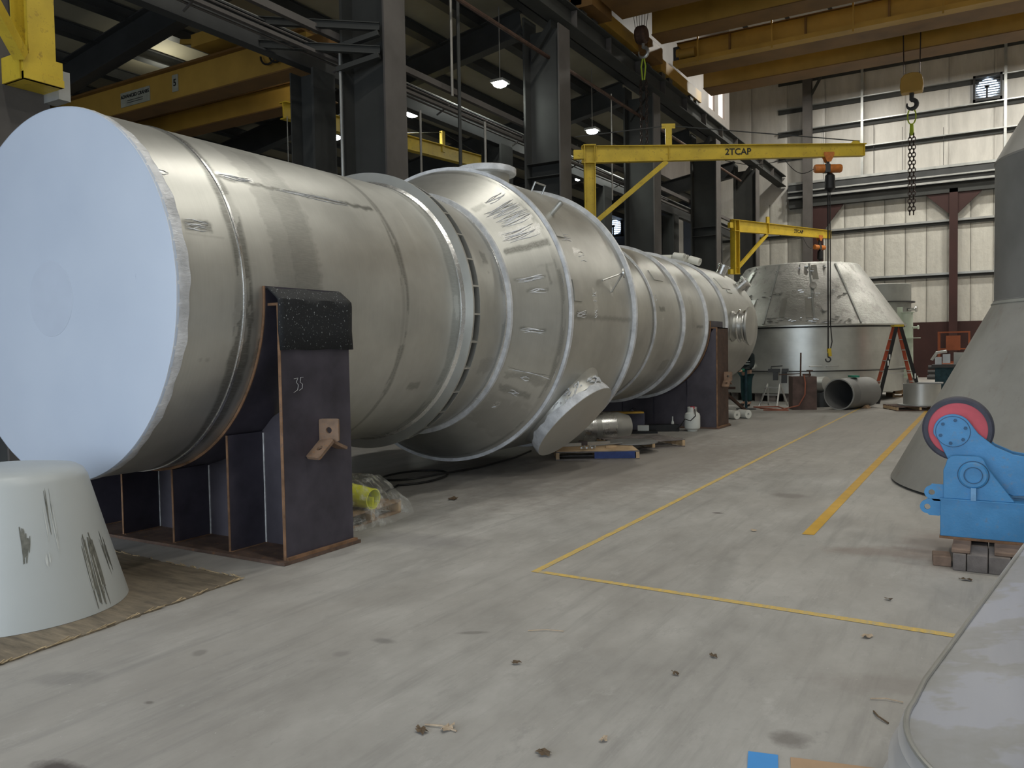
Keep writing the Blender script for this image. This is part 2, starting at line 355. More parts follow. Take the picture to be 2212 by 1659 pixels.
def text_obj(name, body, size, mat, loc, rot, parent=None, extr=.002, align='CENTER'):
    c = bpy.data.curves.new(name, 'FONT'); c.body = body; c.size = size; c.extrude = extr; c.offset = size * .02; c.align_x = align; c.align_y = 'CENTER'
    o = bpy.data.objects.new(name, c); COL.objects.link(o)
    dg = bpy.context.evaluated_depsgraph_get(); me = bpy.data.meshes.new_from_object(o.evaluated_get(dg)); bpy.data.objects.remove(o)
    o = bpy.data.objects.new(name, me); o.data.materials.clear(); o.data.materials.append(M[mat]); COL.objects.link(o)
    o.rotation_euler = rot; o.location = loc
    if parent is not None:
        adopt(o, parent); o.location = Vector(loc) + (o.location if False else Vector((0, 0, 0)))
        if parent.type == 'EMPTY' and parent.name not in LOCAL: o.location = Vector(loc) - parent.location
    return o

# ================================================================== THE SETTING
XC, WB = -9.5, 45.0                         # face of the column row, back wall
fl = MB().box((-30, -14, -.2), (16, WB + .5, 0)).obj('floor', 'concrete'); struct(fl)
# floor paint
lp = MB(); pr = [(-2.93, 5.20), (-2.93, 7.85), (-2.96, 13), (-2.97, 20.0), (-2.98, 24.0)]
for i in range(len(pr) - 1):
    (x0, y0), (x1, y1) = pr[i], pr[i + 1]; lp.add([(x0 - .028, y0, .002), (x0 + .028, y0, .002), (x1 + .028, y1, .002), (x1 - .028, y1, .002)], [(0, 1, 2, 3)])
o = lp.obj('painted_line', 'worn_x'); tag(o, 'thin worn yellow line running along the vessel towards the back wall', 'floor line')
lp = MB().add([(-2.95, 5.26, .0022), (-2.95, 5.205, .0022), (-.1, 5.10, .0022), (-.1, 5.17, .0022)], [(0, 1, 2, 3)])
lp.add([(-.1, 5.10, .0022), (-.1, 5.17, .0022), (1.5, 5.12, .0022), (1.5, 5.06, .0022)], [(0, 1, 2, 3)])
o = lp.obj('painted_line', 'worn_x'); tag(o, 'thin yellow line crossing the foreground floor towards the blue machine', 'floor line')
lp = MB().add([(-1.43, 7.33, .0025), (-1.33, 7.35, .0025), (-1.33, 26, .0025), (-1.43, 26, .0025)], [(0, 1, 2, 3)])
o = lp.obj('painted_line', 'tape_yellow'); tag(o, 'broad solid yellow line beside the blue turning roll', 'floor line')

# back wall: blanket below, liner above, maroon wainscot
wb = MB().box((-14.2, WB, 2.73), (16, WB + .3, 9.3)).obj('wall_back', 'insul'); struct(wb)
q = MB(); q.box((-30, WB, 2.73), (-16.5, WB + .3, 13)); q.box((-15.2, WB, 2.73), (-14.2, WB + .3, 13)); q.box((-16.5, WB, 9.2), (-15.2, WB + .3, 13)); q.box((-16.5, WB, 2.73), (-15.2, WB + .3, 6.6)); q.obj('side_bay_liner', 'lowwall', wb)
MB().box((-16.5, WB + .02, 6.6), (-15.2, WB + .3, 9.2)).obj('pale_panel', 'insul_up', wb)
MB().box((-14.2, WB, 9.3), (16, WB + .3, 22)).obj('upper_liner', 'insul_up', wb)
MB().box((-7.6, WB - .06, 0), (16, WB + .29, 2.73)).obj('wainscot', 'maroon', wb)
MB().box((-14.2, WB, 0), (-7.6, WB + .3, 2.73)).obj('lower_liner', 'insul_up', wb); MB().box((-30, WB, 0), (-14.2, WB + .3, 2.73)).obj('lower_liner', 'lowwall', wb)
g = MB()
for z in (5.06, 7.62): g.bar((-14, WB - .14, z), (16, WB - .14, z), .24, .10)
g.obj('girt', 'galv', wb); [MB().bar((-14, WB - .08, z - .11), (16, WB - .08, z - .11), .14, .13).obj('girt_web', 'column', wb) for z in (5.06, 7.62)]
for z in (11.62, 12.9, 14.1, 15.6):
    MB().bar((-9.9, WB - .04, z), (16, WB - .04, z), .08, .24).obj('girt_web', 'column', wb); MB().bar((-9.9, WB - .16, z + .1), (16, WB - .16, z + .1), .24, .05).obj('girt', 'galv', wb)
q = MB(); q.box((-9.3, WB - .55, 9.35), (16, WB - .02, 10.1)); q.obj('header_beam', 'dark_steel', wb)
q = MB(); q.box((-9.3, WB - .60, 10.1), (16, WB - .02, 10.22)); q.bar((-9.3, WB - .66, 9.72), (16, WB - .66, 9.72), .12, .07); q.bar((-9.3, WB - .66, 9.42), (16, WB - .66, 9.42), .16, .10); q.obj('header_flashing', 'galv', wb)
q = MB(); q.bar((-9.3, WB - .3, 9.12), (16, WB - .3, 9.12), .4, .42); q.obj('door_track', 'column', wb)
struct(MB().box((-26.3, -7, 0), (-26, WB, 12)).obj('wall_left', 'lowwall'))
struct(MB().box((15.7, -7, 0), (16, WB, 20)).obj('wall_right', 'insul_up'))
wf = MB(); wf.box((-26, -7.3, 0), (-12.5, -7, 12)); wf.box((6.0, -7.3, 0), (16, -7, 22)); wf.box((-12.5, -7.3, 6.4), (6.0, -7, 22)); struct(wf.obj('wall_front', 'insul_up'))
# high side wall over the low bay, with translucent strips
sw = MB()
ws = [(26.7, 27.5), (33.2, 34.05), (34.55, 35.5)]
edges = [-7.0]
for a_, b_ in sorted(ws): edges += [a_, b_]
edges.append(36.1)
for i in range(0, len(edges) - 1, 2): sw.box((-10.25, edges[i], 10.6), (-10.1, edges[i + 1], 16.4))
for a_, b_ in ws: sw.box((-10.25, a_, 10.6), (-10.1, b_, 11.55)); sw.box((-10.25, a_, 12.25 if a_ < 30 else 13.3), (-10.1, b_, 16.4))
wsd = struct(sw.obj('wall_side', 'side_liner'))
for i, (a_, b_) in enumerate(ws):
    struct(MB().box((-10.22, a_, 11.55), (-10.19, b_, 12.25 if a_ < 30 else 13.3)).obj('window_%d' % (i + 1), 'warm_day'))
# main roof (rises to the right) and low roof (falls to the left) with purlins and rafters
rf = MB(); rf.add([(-10.4, -7.3, 16.0), (16, -7.3, 19.2), (16, WB, 19.2), (-10.4, WB, 16.0), (-10.4, -7.3, 16.2), (16, -7.3, 19.4), (16, WB, 19.4), (-10.4, WB, 16.2)],
                  [(0, 1, 2, 3), (7, 6, 5, 4), (0, 4, 5, 1), (1, 5, 6, 2), (2, 6, 7, 3), (3, 7, 4, 0)])
rf.add([(-14.2, 36.1, 15.54), (-10.4, 36.1, 16.0), (-10.4, WB, 16.0), (-14.2, WB, 15.54), (-14.2, 36.1, 15.74), (-10.4, 36.1, 16.2), (-10.4, WB, 16.2), (-14.2, WB, 15.74)],
       [(0, 1, 2, 3), (7, 6, 5, 4), (0, 4, 5, 1), (1, 5, 6, 2), (2, 6, 7, 3), (3, 7, 4, 0)])
rf = struct(rf.obj('ceiling', 'roof'))
q = MB()
for x in np.arange(-9.6, 15.5, 1.7):
    z = 16.0 + (x + 10.4) * .121 - .13; q.bar((x, -7, z), (x, WB, z), .08, .22)
q.obj('purlin', 'column', rf)
q = MB()
for y in (5.2, 12.0, 18.8, 25.5, 32.3, 39.1):
    q.bar((-10.2, y, 15.4), (15.9, y, 18.55), .3, .9)
q.obj('rafter', 'column', rf)
LZ = lambda x: 10.72 + .16 * (x + 11.02)
rf2 = MB()
for (xa, xb, ya, yb) in ((-26.3, -10.25, -7.3, 36.1), (-26.3, -14.2, 36.1, WB)):
    rf2.add([(xa, ya, LZ(xa)), (xb, ya, LZ(xb)), (xb, yb, LZ(xb)), (xa, yb, LZ(xa)), (xa, ya, LZ(xa) + .2), (xb, ya, LZ(xb) + .2), (xb, yb, LZ(xb) + .2), (xa, yb, LZ(xa) + .2)],
            [(0, 1, 2, 3), (7, 6, 5, 4), (0, 4, 5, 1), (1, 5, 6, 2), (2, 6, 7, 3), (3, 7, 4, 0)])
struct(MB().box((-14.2, 36.1, 10.2), (-14.05, WB, 15.6)).obj('wall_gable', 'side_liner')); struct(MB().box((-14.1, 36.1, 10.3), (-10.1, 36.25, 16.0)).obj('wall_end', 'side_liner'))

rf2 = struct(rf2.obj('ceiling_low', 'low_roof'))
q = MB()
for x in np.arange(-25.4, -10.5, 1.35): q.ibeam((x, -7, LZ(x) - .14), (x, WB if x < -14.3 else 36, LZ(x) - .14), .3, .28, .02, .16)
q.obj('purlin', 'dark_steel', rf2)
q = MB()
for y in (5.2, 12.0, 18.6, 25.4, 32.3, 39.1): q.ibeam((-26, y, LZ(-26) - .62), (-10.6, y, LZ(-10.6) - .62), .32, .72, .03, .02)
q.obj('rafter', 'dark_steel', rf2)

# ------------------------------------------------------------------ columns of the crane runway
CY = [5.20, 11.97, 18.90, 25.57, 32.47, 38.8]
cl = ['grey column with the yellow jib mast, at the left edge behind the white end cover', 'large grey column rising behind the front half of the vessel',
      'large grey column rising behind the bulged middle of the vessel', 'grey column behind the king post of the long jib', 'grey column carrying the smaller yellow jib crane', 'farthest grey column, beside the pale back wall']
for i, (y, lb) in enumerate(zip(CY, cl)):
    t = thing('steel_column', lb, 'column', (-10.0, y, 0), group=None)
    a_ = MB(); a_.box((XC - .04, y - .31, 0), (XC, y + .31, 9.95)); a_.obj('flange', 'column_warm', t)
    a_ = MB(); a_.box((-10.56, y - .31, 0), (-10.5, y + .31, 10.3)); a_.obj('flange', 'column', t)
    a_ = MB(); a_.box((-10.5, y - .02, 0), (XC - .04, y + .02, 9.95)); a_.obj('web', 'column', t)
    a_ = MB()
    for z in (6.15, 6.5): a_.box((-10.5, y - .30, z), (XC - .04, y + .30, z + .02))
    if i in (0, 2, 4): a_.obj('stiffener', 'column', t)
    a_ = MB(); a_.add([(XC - .3, y - .15, 9.95), (XC - .3, y + .15, 9.95), (XC - .3, y + .15, 10.2), (XC - .3, y - .15, 10.2), (-10.4, y - .15, 9.2), (-10.4, y + .15, 9.2), (-10.4, y + .15, 9.5), (-10.4, y - .15, 9.5)],
                      [(0, 1, 2, 3), (7, 6, 5, 4), (0, 4, 5, 1), (1, 5, 6, 2), (2, 6, 7, 3), (3, 7, 4, 0)])
    a_.obj('cap_plate', 'column', t)
    # slimmer column of the low bay's own runway, bolted beside the tall one
    if 1 <= i <= 5:
        t2 = thing('steel_column', ['slim grey column left of the big front column, under the dark runway beam', 'slim grey column behind the second big column', 'slim dark column seen between the second and third big columns', 'slim dark column left of the narrow wall windows', 'slim dark column near the stacked pipes at the back'][i - 1], 'column', (-11.3, y, 0))
        MB().box((-11.3 - .03, y - .3, 0), (-11.27, y + .3, 7.18)).obj('flange', 'column', t2)
        MB().box((-11.9, y - .3, 0), (-11.87, y + .3, 7.18)).obj('flange', 'column', t2)
        MB().box((-11.87, y - .02, 0), (-11.33, y + .02, 7.18)).obj('web', 'column', t2)
# runway girders
t = thing('runway_girder', 'long grey runway girder under the ochre bridge cranes', 'girder', (XC, 5, 10))
q = MB(); q.ibeam((-9.72, -6.5, 10.43), (-9.72, WB - .1, 10.43), .42, .56, .035, .02); q.obj('beam', 'column', t)
for y in np.arange(-5, 44, 2.25): MB().box((-9.9, y - .01, 10.19), (-9.54, y + .01, 10.67)).obj('stiffener', 'column_warm', t)
MB().bar((-9.72, -6.5, 10.76), (-9.72, WB - .1, 10.76), .07, .10).obj('rail', 'dark_steel', t)
t = thing('runway_girder', 'lower dark runway beam of the side bay', 'girder', (-11.55, 5, 7))
q = MB(); q.ibeam((-11.5, -6.5, 7.465), (-11.5, WB - .1, 7.465), .22, .55, .03, .02); q.obj('beam', 'dark_steel', t)
MB().bar((-11.5, -6.5, 7.77), (-11.5, WB - .1, 7.77), .05, .06).obj('rail', 'galv', t)
# longitudinal struts and conduits between the columns
for (x, z, w_, h, mt, lb) in [(-10.64, 7.60, .10, .13, 'column_warm', 'upper pale strut running between the grey columns'), (-10.64, 7.16, .08, .06, 'column_warm', 'thinner lower strut running between the grey columns')]:
    o = MB().bar((x, -6.5, z), (x, 38.6, z), w_, h).obj('strut', mt); tag(o, lb, 'beam')
o = MB()
for k in range(4): o.tube([(-10.74 - .07 * k, -6.5, 7.32 - .035 * k), (-10.74 - .07 * k, 30, 7.32 - .035 * k)], .02, 6)
for y in np.arange(-5, 30, 3.4): o.bar((-10.70, y, 7.28), (-11.05, y, 7.12), .03, .03)
o = o.obj('conduit_bundle', 'column_warm'); tag(o, 'bundle of thin grey conduits along the columns', 'conduit')
o = MB().tube([(-9.95, 13, 9.25), (-9.95, 37.5, 9.25)], .05, 8).obj('pipe_run', 'rust_brown'); tag(o, 'rusty brown pipe hung under the runway girder', 'pipe')
# pair of grey arms reaching left from the big front column
t = thing('wall_arm_frame', 'grey folded arm frame reaching left from the big front column', 'bracket', (-9.9, 11.75, 7.3))
dx, dy = -.86, -.51
MB().ibeam((-9.62, 11.68, 7.58), (-9.62 + dx * 2.3, 11.68 + dy * 2.3, 7.74), .10, .14, .015, .012).obj('upper_arm', 'column', t)
MB().ibeam((-9.62, 11.68, 7.16), (-9.62 + dx * 2.3, 11.68 + dy * 2.3, 7.32), .10, .14, .015, .012).obj('lower_arm', 'column', t)
MB().bar((-9.62, 11.66, 7.46), (-10.45, 11.45, 7.30), .12, .09).obj('brace', 'column', t)
MB().bar((-9.62, 11.66, 7.06), (-10.45, 11.45, 6.90), .12, .09).obj('brace', 'column', t)

# maroon braced column and the tall grey wind column at the back wall
t = thing('steel_column', 'maroon column with knee braces against the quilted back wall', 'column', (-1.65, WB - .5, 0))
MB().box((-1.83, WB - .5, 0), (-1.47, WB - .24, 9.1)).obj('shaft', 'maroon', t)
q = MB()
for s_ in (-1, 1): q.add([(-1.65 + s_ * .18, WB - .42, 7.9), (-1.65 + s_ * 1.25, WB - .42, 8.95), (-1.65 + s_ * .18, WB - .42, 8.95), (-1.65 + s_ * .18, WB - .3, 7.9), (-1.65 + s_ * 1.25, WB - .3, 8.95), (-1.65 + s_ * .18, WB - .3, 8.95)],
                         [(0, 1, 2), (3, 4, 5), (0, 1, 4, 3), (1, 2, 5, 4), (2, 0, 3, 5)])
q.obj('knee_brace', 'maroon', t)
t = thing('steel_column', 'maroon column half hidden behind the tall grey wall post', 'column', (-7.9, WB - .4, 0))
MB().box((-8.1, WB - .4, 0), (-7.6, WB - .24, 9.0)).obj('shaft', 'maroon', t)
q = MB(); q.add([(-7.6, WB - .38, 7.6), (-6.6, WB - .38, 8.9), (-7.6, WB - .38, 8.9), (-7.6, WB - .28, 7.6), (-6.6, WB - .28, 8.9), (-7.6, WB - .28, 8.9)], [(0, 1, 2), (3, 4, 5), (0, 1, 4, 3), (1, 2, 5, 4), (2, 0, 3, 5)])
q.obj('knee_brace', 'maroon', t)
t = thing('steel_column', 'tall slender grey wall post beyond the tip of the long jib', 'column', (-8.2, WB - .9, 0))
MB().ibeam((-8.25, WB - .95, 0), (-8.25, WB - .95, 15.6), .42, .42, .03, .03, (0, 1, 0)).obj('shaft', 'column_warm', t)
MB().bar((-8.25, WB - .9, 14.2), (-7.2, WB - .5, 16.3), .14, .14).obj('brace', 'column', t)
for x, lb in ((-5.75, 'thin galvanised wall post left of the round wall fan'), (.45, 'thin galvanised wall post right of the round wall fan')):
    o = MB().bar((x + 2 * 0, WB - .2, 10.2), (x, WB - .2, 17), .12, .12, (0, 1, 0)).obj('wall_post', 'galv'); tag(o, lb, 'wall post')

# ------------------------------------------------------------------ wall fans
def fan(x, z, s, lab, y=WB - .08):
    t = thing('wall_fan', lab, 'fan', (x, y, z - s / 2))
    q = MB(); k = s / 2
    for a_ in ((x - k, z - k, x + k, z - k * .84), (x - k, z + k * .84, x + k, z + k), (x - k, z - k, x - k * .84, z + k), (x + k * .84, z - k, x + k, z + k)):
        q.box((a_[0], y - .25, a_[1]), (a_[2], y, a_[3]))
    q.obj('housing', 'black', t)
    MB().lathe([(0, 0), (k * .8, 0), (k * .8, .02), (0, .02)], (x, y - .02, z), (0, 1, 0), 8, smooth=False).obj('pane', 'daylight', t)
    q = MB()
    for i in range(9): zz = z - k * .75 + i * k * 1.5 / 8; q.box((x - k * .82, y - .12, zz - .014 * s), (x + k * .82, y - .06, zz + .014 * s))
    q.obj('louvre', 'black', t)
    q = MB(); q.box((x - k * .12, y - .2, z - k * .75), (x + k * .02, y - .13, z + k * .1)); q.box((x - k * .22, y - .2, z - .02), (x + k * .12, y - .13, z + k * .2)); q.obj('motor', 'black', t)
fan(-.27, 13.68, 1.2, 'square exhaust fan glowing with daylight high on the back wall')
fan(-19.4, 8.92, 1.15, 'grid-like exhaust fan glowing between columns in the side bay')

# ------------------------------------------------------------------ hanging lamps of the side bay
LAMPS = [(-17.93, 19.45, 'hanging lamp seen just above the front half of the vessel, leftmost lit one'), (-14.39, 18.83, 'hanging lamp right of the large front column'), (-10.91, 18.0, 'highest hanging lamp, beside the second column'),
         (-10.85, 23.44, 'hanging lamp just above the long yellow jib'), (-14.39, 29.65, 'small distant lamp left of the yellow jib mast'), (-10.82, 28.29, 'tiny lamp under the boom of the long yellow jib')]
for x, y, lb in LAMPS:
    zt = 8.5 if (x, y) != (-10.82, 28.29) else 8.36; sc = .55 if y > 28 else 1.0
    t = thing('hanging_lamp', lb, 'lamp', (x, y, zt), group=None)
    MB().box((x - .19 * sc, y - .19 * sc, zt + .02), (x + .19 * sc, y + .19 * sc, zt + .09)).obj('housing', 'galv', t)
    MB().lathe([(0, -.08 * sc), (.10 * sc, -.07 * sc), (.17 * sc, -.03 * sc), (.185 * sc, .02), (0, .02)], (x, y, zt), (0, 0, 1), 20).obj('lens', 'lamp', t)
    MB().tube([(x, y, zt + .09), (x, y, LZ(min(x, -10.4)) - .28)], .012, 6).obj('stem', 'wire', t)
    area('side_bay_lamp_and_fill', (x, y, zt - .14), .34, 12 if y == 18.0 else 40, (.95, 1, .90))
for x, y in ((-18, 6.5), (-14, 13.5)): 
    area('side_bay_lamp_and_fill', (x, y, 9.2), .5, 16, (1, .97, .80), (0, 0, 0))  # added fill lights, no lamp hangs at these two spots
area('side_bay_lamp_and_fill', (-18.4, 13.7, 8.75), .3, 14, (1, .97, .78), (R_(180), 0, 0))

# ================================================================== BRIDGE CRANES OF THE TALL BAY
def girder(t, y0, y1, z0, z1, dark=False):
    q = MB(); q.box((-9.15, y0 + .06, z0 + .03), (15.2, y1 - .06, z1 - .03)); q.obj('box_girder', 'crane_yellow', t)
    q = MB(); q.box((-9.15, y0, z0), (15.2, y1, z0 + .03)); q.box((-9.15, y0, z1 - .03), (15.2, y1, z1)); q.obj('flange_plate', 'crane_dark', t)
t = thing('bridge_crane', 'nearer ochre double-girder bridge crane crossing the top of the picture', 'crane', (-9.5, 21, 10.8))
girder(t, 20.35, 21.9, 11.06, 12.9); girder(t, 24.2, 25.1, 11.36, 12.9)
for yy in (20.2, 24.3):
    q = MB(); q.box((-9.98, yy, 10.92), (-9.3, yy + 1.3, 11.4)); q.obj('wheel_truck', 'crane_dark', t)
MB().box((-9.95, 20.2, 11.0), (-9.62, 25.6, 11.4)).obj('end_truck', 'crane_yellow', t)
q = MB()
for yy in (20.5, 21.2, 24.7, 25.3): q.lathe([(0, 0), (.18, 0), (.18, .1), (0, .1)], (-9.77, yy, 10.97), (1, 0, 0), 20)
q.obj('wheel', 'dark_steel', t)
q = MB(); q.box((-9.35, 22.2, 12.2), (-8.2, 24.2, 12.9)); q.obj('hoist_trolley', 'crane_dark', t)
hb = MB(); hb.lathe([(0, -.16), (.22, -.16), (.27, -.1), (.27, .1), (.22, .16), (0, .16)], (-9.2, 23.5, 11.15), (1, 0, 0), 28); hb = hb.obj('hook_block', 'rust_brown', t)
q = MB()
for k in range(6): q.tube([(-9.34 + .05 * k, 23.35 + .05 * k, 11.35), (-9.45 + .10 * k, 23.3 + .06 * k, 12.3)], .009, 5)
q.obj('wire_rope', 'chain', t)
def hook_pts(c, r, n=10, a0=200, a1=-60, up_=.2):
    P = [(c[0], c[1], c[2] + r + up_), (c[0], c[1], c[2] + r)]
    for i in range(n + 1):
        a_ = R_(90 - 290 * i / n); P.append((c[0] + r * math.cos(a_), c[1], c[2] + r * math.sin(a_)))
    return P
MB().tube(hook_pts((-9.15, 23.5, 10.62), .15, up_=.2), [.05] * 3 + [.055] * 6 + [.04, .03, .02, .015], 8).obj('hook', 'galv', t)
def chain(p, z1, link=.12, r=.014, wd=.045):
    q = MB(); z = p[2]; k = 0
    while z > z1:
        pts = []
        for i in range(10):
            a_ = 2 * math.pi * i / 10; u_ = wd * math.cos(a_); v_ = link * .62 * math.sin(a_)
            pts.append((p[0] + (u_ if k % 2 else 0), p[1] + (0 if k % 2 else u_), z - link / 2 + v_))
        q.tube(pts, r, 5, closed=True); z -= link * .92; k += 1
    return q
o = MB()
for k in (-1, 1): o.tube([(-9.15 + k * .02, 23.5, 10.47), (-9.15 + k * .07, 23.5, 10.2), (-9.15 + k * .03, 23.5, 9.8)], .022, 6)
o = o.obj('lifting_sling', 'sling'); tag(o, 'lime yellow sling on the hook by the runway girder', 'sling')
q = MB()
for dxx in (-.09, .09):
    c_ = chain((-9.15 + dxx, 23.5, 9.82), 7.6); q.add(c_.v, c_.f, True)
o = q.obj('lifting_chain', 'chain'); tag(o, 'double dark chain hanging in front of the third column', 'chain')

t = thing('bridge_crane', 'farther ochre bridge crane with handrail and walkway', 'crane', (-9.5, 27, 10.8))
girder(t, 26.55, 27.6, 11.02, 11.86); girder(t, 29.4, 30.4, 11.10, 12.5)
MB().box((-9.95, 26.3, 11.0), (-9.62, 30.7, 11.4)).obj('end_truck', 'crane_yellow', t)
q = MB()
for yy in (26.7, 27.4, 29.7, 30.4): q.lathe([(0, 0), (.18, 0), (.18, .1), (0, .1)], (-9.77, yy, 10.97), (1, 0, 0), 20)
q.obj('wheel', 'dark_steel', t)
MB().box((-9.15, 26.15, 11.0), (15.2, 26.55, 11.14)).obj('walkway', 'crane_yellow', t)
for i, x in enumerate(np.arange(-8.3, 15, 2.35)):
    MB().bar((x, 26.15, 10.92), (x, 26.15, 12.15), .05, .05, (0, 1, 0)).obj('rail_post', 'crane_yellow', t)
MB().bar((-9.15, 26.15, 12.0), (15.2, 26.15, 12.0), .04, .04).obj('handrail', 'crane_yellow', t)
for x in np.arange(-7.4, 15, 2.35): MB().box((x, 26.5, 11.14), (x + .06, 26.58, 11.8)).obj('stiffener', 'crane_dark', t)
q = MB(); q.lathe([(0, 0), (.16, 0), (.16, .5), (0, .5)], (-8.95, 26.35, 11.38), (1, 0, 0), 20); q.lathe([(0, 0), (.2, 0), (.2, .1), (0, .1)], (-9.05, 26.35, 11.38), (1, 0, 0), 20); q.obj('drive_motor', 'crane_yellow', t)
MB().box((-9.15, 26.2, 11.14), (-8.97, 26.5, 11.6)).obj('gearbox', 'dark_steel', t)
q = MB(); q.box((-3.2, 27.7, 11.6), (-1.2, 29.3, 12.2)); q.obj('hoist_trolley', 'crane_dark', t)
MB().prism([(-.30, -.30), (.30, -.30), (.33, -.1), (.30, .16), (.20, .27), (0, .30), (-.20, .27), (-.30, .16), (-.33, -.1)], -.18, .18, Matrix(((1, 0, 0, -2.22), (0, 0, 1, 28.5), (0, 1, 0, 9.80), (0, 0, 0, 1)))).obj('hook_block', 'crane_yellow', t, bevel=.03)
q = MB()
for k in (-1, 1):
    for j in (-1, 1): q.tube([(-2.22 + k * .22, 28.5 + j * .06, 9.95), (-2.22 + k * .25, 28.5 + j * .1, 11.7)], .012, 5)
q.obj('wire_rope', 'chain', t)
MB().tube(hook_pts((-2.22, 28.5, 9.15), .14, up_=.25), [.07] * 3 + [.07] * 6 + [.05, .04, .03, .02], 8).obj('hook', 'dark_steel', t)
q = MB().tube([(-2.22 + .12 * math.cos(a_), 28.5, 8.78 + .25 * math.sin(a_)) for a_ in np.linspace(0, 2 * math.pi, 14)[:-1]], .022, 6, closed=True); q.tube([(-2.22, 28.5, 8.55), (-2.22, 28.5, 8.2)], [.05, .07], 8)
o = q.obj('lifting_sling', 'sling'); tag(o, 'yellow-green shackle link on the hook before the back wall', 'sling')
q = MB()
for dxx in (-.05, .06):
    c_ = chain((-2.22 + dxx, 28.5, 8.25), 5.75, .13, .017, .05); q.add(c_.v, c_.f, True)
o = q.obj('lifting_chain', 'chain'); tag(o, 'long dark chain hanging before the pale back wall', 'chain')

# side bay bridge crane
t = thing('bridge_crane', 'ochre double-girder crane of the side bay with makers plate, upper left', 'crane', (-12, 12.6, 7.3))
MB().box((-21.5, 12.35, 7.58), (-12.1, 12.75, 8.25)).obj('box_girder', 'crane_yellow', t)
q = MB(); q.box((-21.5, 12.22, 8.25), (-12.1, 12.9, 8.29)); q.box((-21.5, 12.28, 7.55), (-12.1, 12.82, 7.58)); q.bar((-21.5, 12.5, 8.36), (-12.1, 12.5, 8.36), .08, .14); q.obj('flange_plate', 'crane_dark', t)
MB().box((-21.5, 14.4, 7.72), (-13.6, 14.8, 8.22)).obj('box_girder', 'crane_yellow', t)
q = MB(); q.box((-21.5, 14.35, 8.22), (-13.6, 14.9, 8.25)); q.box((-21.5, 14.35, 7.69), (-13.6, 14.9, 7.72)); q.obj('flange_plate', 'crane_dark', t)
MB().box((-12.1, 12.1, 7.74), (-11.4, 13.3, 8.0)).obj('end_truck', 'crane_dark', t)
q = MB(); q.box((-15.2, 12.0, 8.45), (-13.4, 12.6, 8.72)); q.bar((-15.9, 12.3, 8.8), (-15.0, 12.3, 8.62), .1, .1); q.box((-13.9, 12.0, 8.72), (-13.6, 12.4, 8.85)); q.obj('hoist_trolley', 'crane_yellow', t)
q = MB()
for k in range(3): q.tube([(-13.1 + .25 * k + .22 * math.cos(a_), 12.25, 7.95 + .2 * math.sin(a_)) for a_ in np.linspace(math.pi, 2 * math.pi, 9)], .022, 6)
q.obj('festoon_cable', 'cable', t)
pl = MB().box((-18.26, 12.325, 7.72), (-17.15, 12.345, 8.06)); pl = pl.obj('makers_plate', 'sign', t)
text_obj('plate_text', 'ADVANCED CRANES', .115, 'black', (-17.7, 12.318, 7.95), (R_(90), 0, 0), t)
q = MB()
for zz in (7.84, 7.79): q.box((-18.0, 12.318, zz), (-17.4, 12.322, zz + .012))
q.obj('plate_print', 'black', t)
MB().box((-16.32, 12.325, 7.76), (-16.12, 12.345, 8.14)).obj('rating_plate', 'sign', t)
text_obj('plate_text', '5', .22, 'black', (-16.22, 12.318, 7.95), (R_(90), 0, 0), t)

